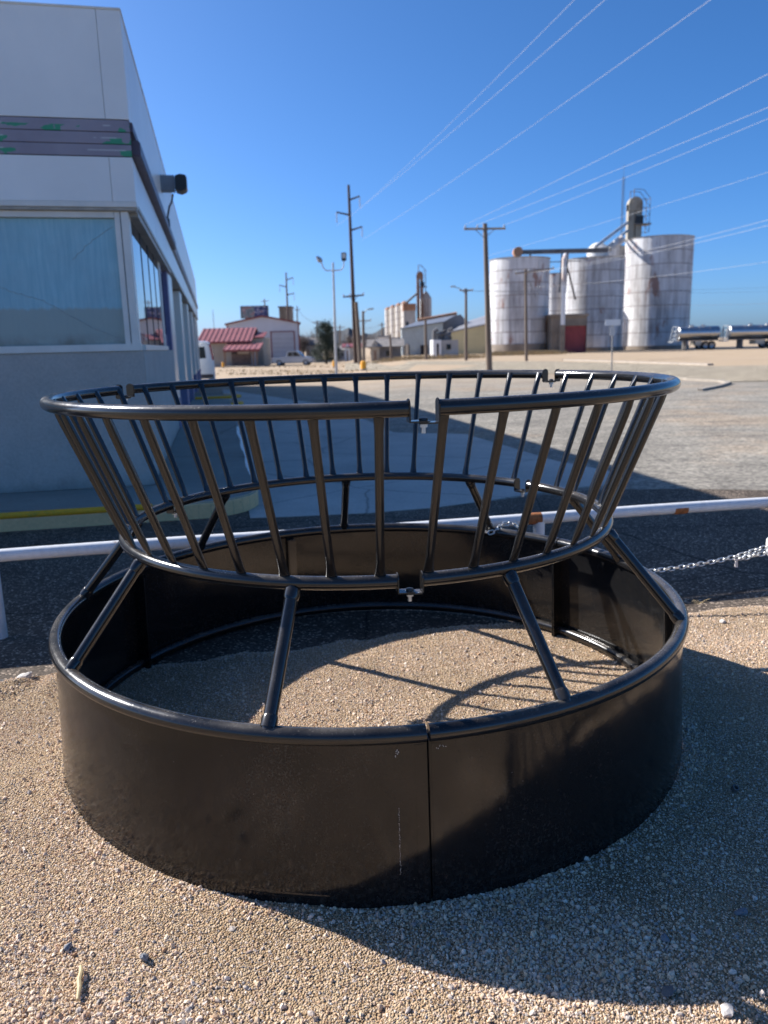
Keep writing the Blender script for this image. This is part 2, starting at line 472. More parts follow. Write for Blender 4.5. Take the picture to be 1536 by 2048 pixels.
M_RUSTLEG = stained('rusted_leg_casing', (0.28, 0.15, 0.09), (0.42, 0.36, 0.28), 0.5, 1.0, 0.75, (1, 1, 0.4))
M_BIN = stained('cream_bin_steel', (0.66, 0.62, 0.56), (0.40, 0.33, 0.27), 0.55, 0.5, 0.6, (1, 1, 0.15), (0.30, 0.14, 0.09), 0.68)
M_POLE = plain('creosote_pole', (0.075, 0.045, 0.032), 0.85, 0, 0.3, 2, stretch=(1, 1, 0.1))
M_POLE2 = plain('weathered_pole', (0.185, 0.14, 0.105), 0.85, 0, 0.25, 2, stretch=(1, 1, 0.1))
M_ARM = plain('crossarm_wood', (0.30, 0.24, 0.18), 0.85, 0, 0.2, 3)
M_INSUL = plain('insulator_grey', (0.50, 0.50, 0.50), 0.3, 0, 0.1, 5)
M_WIRE = plain('aluminium_wire', (0.58, 0.59, 0.60), 0.35, 0.35, 0.08, 0.6)
M_WIRED = plain('dark_wire', (0.16, 0.16, 0.17), 0.6, 0.0, 0.1, 2)
M_LAMPPOST = plain('grey_lamp_post', (0.46, 0.46, 0.45), 0.45, 0.2, 0.12, 2)
M_WHITEWALL = plain('white_metal_wall', (0.56, 0.57, 0.61), 0.5, 0, 0.05, 0.4)
M_DOORGREY = plain('roller_door_grey', (0.42, 0.42, 0.45), 0.5, 0, 0.06, 0.6)
M_REDTRIM = plain('dark_red_trim', (0.22, 0.055, 0.05), 0.55, 0, 0.15, 1)
M_REDROOF = plain('red_metal_roof', (0.36, 0.135, 0.13), 0.5, 0.1, 0.12, 0.6)
M_TANWALL = plain('tan_wall', (0.40, 0.36, 0.30), 0.8, 0, 0.1, 0.6)
M_BRICKBR = plain('brown_brick_wall', (0.22, 0.155, 0.125), 0.85, 0, 0.25, 3)
M_CREAMWALL = plain('cream_wall', (0.55, 0.49, 0.39), 0.8, 0, 0.12, 0.8)
M_WOODPOST = plain('porch_post', (0.26, 0.17, 0.12), 0.8, 0, 0.2, 2)
M_BLUEWALL = stained('pale_blue_metal_wall', (0.40, 0.46, 0.48), (0.30, 0.31, 0.30), 0.5, 0.6, 0.55, (1, 1, 0.2))
M_SLATEROOF = plain('blue_grey_metal_roof', (0.16, 0.175, 0.205), 0.5, 0.1, 0.15, 0.5)
M_RUSTROOF = plain('rusty_ridge', (0.40, 0.20, 0.11), 0.8, 0, 0.25, 0.6)
M_YELLOWWALL = plain('pale_yellow_metal_wall', (0.50, 0.45, 0.28), 0.6, 0, 0.07, 0.4)
M_GREYROOF = plain('grey_metal_roof', (0.27, 0.27, 0.285), 0.5, 0.1, 0.12, 0.5)
M_PALEWALL = plain('pale_block_wall', (0.50, 0.46, 0.41), 0.8, 0, 0.14, 0.8)
M_DARKOPEN = plain('dark_opening', (0.035, 0.03, 0.03), 0.9, 0, 0.2, 1)
M_SHINGLE = plain('grey_shingles', (0.21, 0.19, 0.175), 0.9, 0, 0.2, 1.5)
M_WHITE = plain('white_enamel', (0.78, 0.78, 0.77), 0.35, 0, 0.04, 1)
M_VANWHITE = plain('white_vehicle_paint', (0.66, 0.69, 0.70), 0.18, 0, 0.03, 1)
M_SILVER = plain('silver_vehicle_paint', (0.42, 0.44, 0.48), 0.22, 0.35, 0.05, 1)
M_TYRE = plain('tyre_rubber', (0.02, 0.02, 0.02), 0.85, 0, 0.2, 8)
M_RIM = plain('wheel_rim', (0.40, 0.40, 0.41), 0.35, 0.7, 0.1, 8)
M_REDLENS = plain('red_tail_lens', (0.25, 0.012, 0.015), 0.15, 0, 0.1, 8)
M_CLEARLENS = plain('head_lamp_lens', (0.55, 0.55, 0.52), 0.1, 0, 0.05, 8)
M_POLISH = plain('polished_tank_aluminium', (0.52, 0.52, 0.52), 0.27, 0.9, 0.04, 1.2)
M_SIGNGREY = plain('sign_back', (0.55, 0.55, 0.55), 0.5, 0.2, 0.08, 5)
M_GALVPOST = plain('sign_post_steel', (0.30, 0.29, 0.27), 0.6, 0.3, 0.12, 5)
M_BARK = plain('bark', (0.10, 0.07, 0.05), 0.9, 0, 0.3, 4)
M_HILL = plain('hazy_hill', (0.10, 0.105, 0.11), 0.95, 0, 0.25, 0.02)
def leaf_mat(name, c):
    mt, nt, b = nmat(name)
    v = coords(nt, 'World')
    f = noisen(nt, v, 1.6, 4)
    L(nt, ramp(nt, f, [(0.3, tuple(x * 0.6 for x in c)), (0.7, tuple(x * 1.4 for x in c))]), b.inputs['Base Color'])
    b.inputs['Roughness'].default_value = 0.7
    return mt
M_CONIFER = leaf_mat('juniper_foliage', (0.035, 0.052, 0.032))
M_DRYGRASS = leaf_mat('dry_grass', (0.42, 0.32, 0.17))
M_TWIGS = leaf_mat('winter_twigs', (0.16, 0.12, 0.095))

def stone_mat():
    mt, nt, b = nmat('gravel_stone')
    at_ = nt.nodes.new('ShaderNodeAttribute')
    at_.attribute_type = 'INSTANCER'
    at_.attribute_name = 'rnd'
    c = ramp(nt, at_.outputs['Fac'], [(0.0, (0.416, 0.254, 0.145)), (0.10, (0.582, 0.386, 0.238)), (0.22, (0.686, 0.498, 0.328)), (0.42, (0.770, 0.593, 0.409)), (0.55, (0.811, 0.649, 0.477)), (0.64, (0.624, 0.424, 0.307)), (0.74, (0.853, 0.725, 0.588)), (0.82, (0.603, 0.490, 0.392)), (0.92, (0.458, 0.395, 0.341)), (1.0, (0.281, 0.254, 0.235))])
    v = coords(nt, 'World')
    c = mixc(nt, 1.0, c, ramp(nt, noisen(nt, v, 220, 3, 0.6), [(0.3, 0.8), (0.7, 1.1)]), 'MULTIPLY')
    L(nt, c, b.inputs['Base Color'])
    b.inputs['Roughness'].default_value = 0.85
    b.inputs['Specular IOR Level'].default_value = 0.2
    return mt
M_STONE = stone_mat()

# ------------------------------------------------------------------ helpers: meshes and objects
class MB:
    def __init__(s):
        s.v = []; s.f = []
    def box(s, x0, x1, y0, y1, z0, z1):
        b = len(s.v)
        s.v += [(x0, y0, z0), (x1, y0, z0), (x1, y1, z0), (x0, y1, z0), (x0, y0, z1), (x1, y0, z1), (x1, y1, z1), (x0, y1, z1)]
        s.f += [tuple(b + i for i in q) for q in ((3, 2, 1, 0), (4, 5, 6, 7), (0, 1, 5, 4), (1, 2, 6, 5), (2, 3, 7, 6), (3, 0, 4, 7))]
        return s
    def tube(s, pts, r, seg=10, closed=False, caps=True, flat=None):
        """tube along points; r number or list; flat(i, n) -> (sx, sy) squash factors in the local frame"""
        pts = [Vector(p) for p in pts]
        n = len(pts)
        b0 = len(s.v)
        nrm = None
        for i, p in enumerate(pts):
            if closed: t = pts[(i + 1) % n] - pts[(i - 1) % n]
            else: t = pts[min(i + 1, n - 1)] - pts[max(i - 1, 0)]
            t.normalize()
            if nrm is None:
                a = Vector((0, 0, 1)) if abs(t.z) < 0.9 else Vector((1, 0, 0))
                nrm = (a - t * a.dot(t)).normalized()
            else:
                nrm = (nrm - t * nrm.dot(t)).normalized()
            bn = t.cross(nrm)
            rr = r[i] if isinstance(r, (list, tuple)) else r
            fx, fy = flat(i, n) if flat else (1, 1)
            for k in range(seg):
                a = 2 * PI * k / seg
                s.v.append(tuple(p + nrm * (rr * fx * math.cos(a)) + bn * (rr * fy * math.sin(a))))
        rng = n if closed else n - 1
        for i in range(rng):
            j = (i + 1) % n
            for k in range(seg):
                l = (k + 1) % seg
                s.f.append((b0 + i * seg + k, b0 + i * seg + l, b0 + j * seg + l, b0 + j * seg + k))
        if caps and not closed:
            s.f.append(tuple(b0 + k for k in reversed(range(seg))))
            s.f.append(tuple(b0 + (n - 1) * seg + k for k in range(seg)))
        return s
    def lathe(s, prof, seg=24, a0=0.0, a1=2 * PI, cx=0, cy=0):
        full = abs(a1 - a0 - 2 * PI) < 1e-6
        m_ = seg if full else seg + 1
        b0 = len(s.v)
        for i in range(m_):
            a = a0 + (a1 - a0) * i / seg
            for (r, z) in prof: s.v.append((cx + r * math.cos(a), cy + r * math.sin(a), z))
        k = len(prof)
        for i in range(seg):
            j = (i + 1) % m_
            for q in range(k - 1):
                s.f.append((b0 + i * k + q, b0 + j * k + q, b0 + j * k + q + 1, b0 + i * k + q + 1))
        return s
    def quad(s, *p):
        b = len(s.v); s.v += [tuple(x) for x in p]; s.f.append(tuple(range(b, b + len(p)))); return s
    def prism(s, poly, ax, lo, hi):
        """extrude polygon given in the two other axes along axis ax"""
        b = len(s.v); n = len(poly)
        for c in (lo, hi):
            for (p, q) in poly:
                s.v.append({'x': (c, p, q), 'y': (p, c, q), 'z': (p, q, c)}[ax])
        s.f.append(tuple(b + i for i in reversed(range(n))))
        s.f.append(tuple(b + n + i for i in range(n)))
        for i in range(n):
            j = (i + 1) % n
            s.f.append((b + i, b + j, b + n + j, b + n + i))
        return s
    def mesh(s, name, mat, smooth=False, bevel=0.0):
        me = bpy.data.meshes.new(name)
        me.from_pydata(s.v, [], s.f)
        bm = bmesh.new(); bm.from_mesh(me)
        bmesh.ops.recalc_face_normals(bm, faces=bm.faces)
        if bevel:
            bmesh.ops.bevel(bm, geom=[e for e in bm.edges if len(e.link_faces) == 2 and e.calc_face_angle(0) > 0.6], offset=bevel, segments=2, affect='EDGES')
        if smooth:
            for f in bm.faces: f.smooth = True
            for e in bm.edges:
                if len(e.link_faces) == 2 and e.calc_face_angle(0) > 0.7: e.smooth = False
        bm.to_mesh(me); bm.free()
        me.materials.append(mat)
        return me
    def build(s, name, mat, parent=None, smooth=False, bevel=0.0, loc=None):
        return obj(name, s.mesh(name, mat, smooth, bevel), parent, loc)
def obj(name, me, parent=None, loc=None):
    o = bpy.data.objects.new(name, me)
    col.objects.link(o)
    if parent: o.parent = parent
    if loc is not None: o.location = loc
    return o
def tag(o, label, cat, group=None):
    o['label'] = label; o['category'] = cat
    if group: o['group'] = group
    return o
def thing(name, label, cat, loc=(0, 0, 0), rz=0.0, group=None):
    o = bpy.data.objects.new(name, None)
    o.empty_display_size = 0.1
    col.objects.link(o)
    o.location = loc; o.rotation_euler = (0, 0, rz)
    return tag(o, label, cat, group)
def struct(o):
    o['kind'] = 'structure'; return o
def arc(r, a0, a1, z, n, cx=0, cy=0):
    return [(cx + r * math.cos(a0 + (a1 - a0) * i / n), cy + r * math.sin(a0 + (a1 - a0) * i / n), z) for i in range(n + 1)]

# ================================================================== THE SETTING
# terrain: one sheet out to the horizon
def terrain():
    ys = [-40, -20, -10, -5, 0, 2, 4, 6, 9, 14, 18, 22, 27, 33, 40, 48, 57, 67, 78, 90, 105, 124, 160, 220, 320, 500, 900, 1600, 3000]
    bs = [-3, -2, -1.4, -1, -0.7, -0.5, -0.35, -0.25, -0.18, -0.12, -0.09, -0.06, -0.045, -0.03, -0.015, 0, 0.015, 0.03, 0.045, 0.06, 0.1, 0.2, 0.35, 0.5, 0.7, 1, 1.4, 2, 3]
    v = []; f = []
    for y in ys:
        for b in bs:
            x = b * max(y, 16)
            v.append((x, y, tz(x, y) - (0.004 if y < 6 else 0)))
    n = len(bs)
    for i in range(len(ys) - 1):
        for j in range(n - 1):
            f.append((i * n + j, i * n + j + 1, (i + 1) * n + j + 1, (i + 1) * n + j))
    me = bpy.data.meshes.new('ground'); me.from_pydata(v, [], f); me.materials.append(M_LOT)
    for p in me.polygons: p.use_smooth = True
    struct(obj('ground', me))
terrain()

def edge_y(x):
    return 3.86 + 0.2045 * x + 0.13 * math.exp(-((x - 0.05) / 0.95) ** 4)
def poly_sheet(name, pts, z, mat, th=0.0):
    mb = MB()
    mb.prism([(p[0], p[1]) for p in pts], 'z', z - 0.05 - th, z)
    return struct(mb.build(name, mat))
PHI = R(11.8)
CO = Vector((-2.34, 7.87, 0))
cph, sph = math.cos(PHI), math.sin(PHI)
def bl(x, y, z=0.0):
    return Vector((CO.x + x * cph - y * sph, CO.y + x * sph + y * cph, z))
# asphalt strip between the rail and the kerb
ap = [(x, edge_y(x) - 0.3) for x in (-9, -3, -1.6, -1.2, -0.9, -0.6, 0, 0.6, 0.9, 1.2, 1.6, 3, 9)]
for x in (9, 6.5, 5.0, 4.1, 3.0, 2.1, 1.0, 0.2, -0.6, -1.3, -3, -9):
    yy = {9: 9.0, 6.5: 8.3, 5.0: 7.7, 4.1: 7.5, 3.0: 7.75, 2.1: 7.8, 1.0: 7.35, 0.2: 7.05, -0.6: 6.95, -1.3: 7.2, -3: 7.0, -9: 5.8}[x]
    ap.append((x, yy))
poly_sheet('asphalt', ap, 0.004, M_ASPH)
# concrete apron beside the store
slab = [bl(0.9, -1.25), Vector((-0.9, 6.84, 0)), Vector((-0.13, 6.92, 0)), Vector((0.5, 7.1, 0)), Vector((1.0, 7.36, 0)), Vector((1.6, 7.72, 0)), Vector((2.07, 7.95, 0)), Vector((2.6, 8.15, 0)), Vector((2.75, 8.5, 0)), Vector((2.55, 9.1, 0)), Vector((2.2, 9.8, 0)), Vector((1.4, 13.0, 0)), Vector((0.2, 13.5, 0)), Vector((-1.2, 20.0, 0)), bl(0.9, 22)]
poly_sheet('concrete_apron', [(p.x, p.y) for p in slab], 0.010, M_SLAB)
# road across the background
rd = [base(520, 752), base(700, 743), base(976, 743), base(1250, 754), base(1457, 764)]
rd2 = [base(1421, 733), base(1250, 727), base(1092, 722), base(850, 722), base(760, 723), base(640, 732)]
pts = [rd[1], rd[2], rd[3], rd[4], rd[4] + (rd[4] - rd[3]) * 3, rd2[0] + (rd2[0] - rd2[1]) * 3] + rd2[:5]
mb = MB()
lo = [Vector((p.x, p.y, tz(p.x, p.y) + 0.02)) for p in (base(690, 741), base(800, 741), base(976, 743), base(1250, 754), base(1457, 764), base(1457, 764) * 1 + Vector((30, -9, 0)))]
hi = [Vector((p.x, p.y, tz(p.x, p.y) + 0.02)) for p in (base(690, 727), base(830, 723), base(1092, 723), base(1250, 727), base(1421, 733), base(1421, 733) + Vector((40, -12, 0)))]
for i in range(5):
    mb.quad(lo[i], lo[i + 1], hi[i + 1], hi[i])
struct(mb.build('road', M_ROAD))
# kerbs of the road
def kerb(name, pts, w, h, mat=M_KERB):
    mb = MB()
    for a, b in zip(pts[:-1], pts[1:]):
        a = Vector(a); b = Vector(b)
        d = (b - a).normalized(); nn = Vector((-d.y, d.x, 0)) * w
        za, zb = a.z, b.z
        bb = len(mb.v)
        mb.v += [tuple(a - nn), tuple(b - nn), tuple(b + nn), tuple(a + nn), tuple(a - nn + Vector((0, 0, h))), tuple(b - nn + Vector((0, 0, h))), tuple(b + nn + Vector((0, 0, h))), tuple(a + nn + Vector((0, 0, h)))]
        mb.f += [tuple(bb + i for i in q) for q in ((4, 5, 6, 7), (0, 1, 5, 4), (1, 2, 6, 5), (2, 3, 7, 6), (3, 0, 4, 7))]
    return struct(mb.build(name, mat))
kerb('road_kerb', [base(1130, 721), base(1250, 725), base(1421, 731)], 0.18, 0.10)
kerb('road_kerb', [base(1330, 757), base(1440, 764), base(1458, 768), base(1435, 775), base(1400, 782)], 0.07, 0.07)

# sidewalk round the store with its painted kerb
def walk():
    r = 0.55
    out = [(-9, -1.12)]
    cx, cy = 1.0 - r, -1.12 + r
    for i in range(9):
        a = -PI / 2 + (PI / 2) * i / 8
        out.append((cx + r * math.cos(a), cy + r * math.sin(a)))
    out += [(1.0, 14.0), (0.0, 14.0), (0.0, 0.0), (-9, 0.0)]
    mb = MB(); mb.prism([(p[0], p[1]) for p in out], 'z', 0.0, 0.15)
    o = mb.build('sidewalk', M_WALK); o.location = CO; o.rotation_euler = (0, 0, PHI); struct(o)
    edge = out[:10]
    mb = MB()
    n = len(edge)
    for i in range(n - 1):
        a, b = edge[i], edge[i + 1]
        d = Vector((b[0] - a[0], b[1] - a[1], 0)).normalized(); nn = Vector((d.y, -d.x, 0)) * 0.012
        A = Vector((a[0], a[1], 0)) + nn; B = Vector((b[0], b[1], 0)) + nn
        mb.quad(A, B, B + Vector((0, 0, 0.135)), A + Vector((0, 0, 0.135)))
        mb.quad(A + Vector((0, 0, 0.135)), B + Vector((0, 0, 0.135)), B - nn * 2.2 + Vector((0, 0, 0.154)), A - nn * 2.2 + Vector((0, 0, 0.154)))
    k = mb.build('kerb_face', M_CURBPAINT, o, True)
    k['label'] = 'cream painted kerb face with chipped paint'
    mb = MB().tube([(x, -1.115, 0.14) for x in (-9, -6, -4, -2, -1, 0.05)], 0.03, 10)
    y = mb.build('kerb_edge', M_YELLOW, o, True)
    y['label'] = 'yellow painted kerb edge'
    mb = MB()
    for i in range(24):
        y0 = -0.45 + i * 0.26
        w0 = 0.012 * math.sin(i * 0.9)
        mb.box(0.965 + w0, 1.008 + w0, y0, y0 + 0.262, 0.1, 0.1545)
    mb.build('painted_line', M_TRIM, o)
walk()
# yellow-edged kerb islands further along the store
for nm, px, lab in (('kerb_island', (408, 819), 'nearer yellow edged concrete kerb island beside the store columns'), ('kerb_island', (415, 803), 'farther yellow edged concrete kerb island beside the store columns')):
    c = base(*px)
    t = thing(nm, lab, 'kerb', c, PHI, 'kerb islands beside the store')
    pr = [(-1.6, -0.5), (0.5, -0.5)] + [(0.5 + 0.5 * math.sin(a), -0.5 * math.cos(a)) for a in [PI * i / 10 for i in range(1, 10)]] + [(0.5, 0.5), (-1.6, 0.5)]
    MB().prism(pr, 'z', 0, 0.17).build('slab', M_WALK, t)
    MB().tube([(p[0], p[1] * 1.01, 0.135) for p in pr[:12]], 0.05, 8).build('painted_edge', M_YELLOW, t, True)

# near gravel: an uneven bed and the loose stones on it
def gravel():
    x0, x1, y0, y1, st = -3.4, 3.6, 0.3, 5.0, 0.022
    nx = int((x1 - x0) / st); ny = int((y1 - y0) / st)
    v = []; dens = []; dens2 = []
    nf = noise.fractal
    for j in range(ny + 1):
        y = y0 + j * st
        for i in range(nx + 1):
            x = x0 + i * st
            n1 = nf(Vector((x * 1.3, y * 1.3, 0)), 1.0, 2.0, 2)
            n2 = nf(Vector((x * 7, y * 7, 3.7)), 0.9, 2.0, 3)
            z = 0.016 + 0.007 * n1 + 0.004 * n2
            e = edge_y(x) + 0.10 * nf(Vector((x * 2.2, 5.5, y * 0.5)), 1.0, 2.0, 3) - 0.03
            d = y - e
            z -= 0.05 * sst(-0.16, 0.10, d)
            if x < -1.3:                                     # broken crust where asphalt and gravel meet
                k = sst(-1.2, -1.7, x) * math.exp(-((d + 0.16) / 0.17) ** 2)
                z += k * (0.03 + 0.03 * nf(Vector((x * 9, y * 9, 1.0)), 0.8, 2.0, 3))
            for (ax_, ay_, bx_, by_, gw, gd) in ((-0.075, 1.36, -0.02, 1.53, 0.012, 0.012), (-0.22, 1.37, -0.20, 1.46, 0.010, 0.010), (-0.12, 1.44, -0.02, 1.50, 0.009, 0.007), (-0.95, 1.9, -0.55, 1.62, 0.05, 0.007), (0.6, 1.36, 0.95, 1.44, 0.03, 0.008)):
                if y > 2.2: break
                vx, vy = bx_ - ax_, by_ - ay_
                tt = max(0, min(1, ((x - ax_) * vx + (y - ay_) * vy) / (vx * vx + vy * vy)))
                z -= gd * math.exp(-((x - ax_ - tt * vx) ** 2 + (y - ay_ - tt * vy) ** 2) / (gw * gw))
            rq = math.hypot(x + 0.0622, y - 3.0469)
            ring = math.exp(-((rq - 1.245) / 0.035) ** 2)
            z += 0.007 * ring * (0.5 + noise.noise(Vector((x * 6, y * 6, 2.2))))
            v.append((x, y, max(z, -0.04)))
            a = 1 - sst(-0.08, 0.04, d)
            vis = 1.0 if abs(x) < 0.62 * y + 0.45 else 0.12
            patch = 0.55 + 0.9 * sst(-0.35, 0.5, nf(Vector((x * 1.7, y * 1.7, 9.1)), 1.0, 2.0, 3))
            dens.append(a * vis * patch * 1.0)
            co = math.exp(-((x + 0.62) / 0.38) ** 2 - ((y - 1.38) / 0.17) ** 2) + 0.6 * math.exp(-((x - 0.55) / 0.45) ** 2 - ((y - 1.62) / 0.14) ** 2)
            dens2.append(dens[-1] * (0.45 + 3.2 * co + 1.8 * ring + 1.6 * sst(0.1, 0.6, nf(Vector((x * 3.1, y * 3.1, 4.4)), 1.0, 2.0, 3))))
    n = nx + 1
    f = [(j * n + i, j * n + i + 1, (j + 1) * n + i + 1, (j + 1) * n + i) for j in range(ny) for i in range(nx)]
    me = bpy.data.meshes.new('gravel_bed'); me.from_pydata(v, [], f); me.materials.append(M_BED)
    for p in me.polygons: p.use_smooth = True
    struct(obj('gravel_bed', me))
    me2 = me.copy(); me2.name = 'loose_gravel'
    me2.materials.clear(); me2.materials.append(M_STONE)
    at_ = me2.attributes.new('dens', 'FLOAT', 'POINT')
    at_.data.foreach_set('value', dens)
    at_ = me2.attributes.new('dens2', 'FLOAT', 'POINT')
    at_.data.foreach_set('value', dens2)
    o = obj('loose_gravel', me2)
    o['kind'] = 'stuff'
    tag(o, 'loose tan and grey gravel covering the near ground', 'gravel')
    # geometry nodes
    ng = bpy.data.node_groups.new('scatter_stones', 'GeometryNodeTree')
    ng.interface.new_socket('Geometry', in_out='INPUT', socket_type='NodeSocketGeometry')
    ng.interface.new_socket('Geometry', in_out='OUTPUT', socket_type='NodeSocketGeometry')
    nn = ng.nodes.new
    gi = nn('NodeGroupInput'); go = nn('NodeGroupOutput')
    join = nn('GeometryNodeJoinGeometry')
    rocks = nn('GeometryNodeJoinGeometry')
    for s in range(7):
        ico = nn('GeometryNodeMeshIcoSphere'); ico.inputs['Radius'].default_value = 1.0; ico.inputs['Subdivisions'].default_value = 2
        sp = nn('GeometryNodeSetPosition')
        nz = nn('ShaderNodeTexNoise'); nz.noise_dimensions = '4D'
        nz.inputs['W'].default_value = s * 7.3; nz.inputs['Scale'].default_value = 0.9; nz.inputs['Detail'].default_value = 1.5
        pos = nn('GeometryNodeInputPosition')
        ng.links.new(pos.outputs[0], nz.inputs['Vector'])
        sub = nn('ShaderNodeVectorMath'); sub.operation = 'SUBTRACT'; sub.inputs[1].default_value = (0.5, 0.5, 0.5)
        ng.links.new(nz.outputs['Color'], sub.inputs[0])
        mul = nn('ShaderNodeVectorMath'); mul.operation = 'SCALE'; mul.inputs['Scale'].default_value = 2.0
        ng.links.new(sub.outputs[0], mul.inputs[0])
        ng.links.new(ico.outputs['Mesh'], sp.inputs['Geometry'])
        ng.links.new(mul.outputs[0], sp.inputs['Offset'])
        sm = nn('GeometryNodeSetMaterial'); sm.inputs['Material'].default_value = M_STONE
        ng.links.new(sp.outputs[0], sm.inputs[0])
        shd = nn('GeometryNodeSetShadeSmooth'); shd.inputs['Shade Smooth'].default_value = False
        ng.links.new(sm.outputs[0], shd.inputs[0])
        g2i = nn('GeometryNodeGeometryToInstance')
        ng.links.new(shd.outputs[0], g2i.inputs[0])
        ng.links.new(g2i.outputs[0], rocks.inputs[0])
    for li, (dn, smin, smax, seed) in enumerate(((20000, 0.0013, 0.0034, 1), (3600, 0.0026, 0.0056, 2), (400, 0.0044, 0.0102, 3))):
        dp = nn('GeometryNodeDistributePointsOnFaces')
        at1 = nn('GeometryNodeInputNamedAttribute'); at1.data_type = 'FLOAT'; at1.inputs['Name'].default_value = 'dens' if li == 0 else 'dens2'
        mu = nn('ShaderNodeMath'); mu.operation = 'MULTIPLY'; mu.inputs[1].default_value = dn
        ng.links.new(at1.outputs['Attribute'], mu.inputs[0])
        ng.links.new(gi.outputs[0], dp.inputs['Mesh'])
        ng.links.new(mu.outputs[0], dp.inputs['Density'])
        dp.inputs['Seed'].default_value = seed
        ip = nn('GeometryNodeInstanceOnPoints')
        ip.inputs['Pick Instance'].default_value = True
        ng.links.new(dp.outputs['Points'], ip.inputs['Points'])
        ng.links.new(rocks.outputs[0], ip.inputs['Instance'])
        rv = nn('FunctionNodeRandomValue'); rv.data_type = 'FLOAT_VECTOR'
        rv.inputs[0].default_value = (0, 0, 0); rv.inputs[1].default_value = (6.28, 6.28, 6.28); rv.inputs['Seed'].default_value = seed + 10
        ng.links.new(rv.outputs[0], ip.inputs['Rotation'])
        rs = nn('FunctionNodeRandomValue'); rs.data_type = 'FLOAT_VECTOR'
        rs.inputs[0].default_value = (smin, smin * 0.8, smin * 0.6); rs.inputs[1].default_value = (smax, smax * 0.9, smax * 0.75); rs.inputs['Seed'].default_value = seed + 20
        ng.links.new(rs.outputs[0], ip.inputs['Scale'])
        sa = nn('GeometryNodeStoreNamedAttribute'); sa.data_type = 'FLOAT'; sa.domain = 'INSTANCE'
        sa.inputs['Name'].default_value = 'rnd'
        rf = nn('FunctionNodeRandomValue'); rf.data_type = 'FLOAT'; rf.inputs['Seed'].default_value = seed + 30
        ng.links.new(rf.outputs[1], sa.inputs['Value'])
        ng.links.new(ip.outputs[0], sa.inputs['Geometry'])
        ng.links.new(sa.outputs[0], join.inputs[0])
    ng.links.new(join.outputs[0], go.inputs[0])
    md = o.modifiers.new('stones', 'NODES'); md.node_group = ng
gravel()

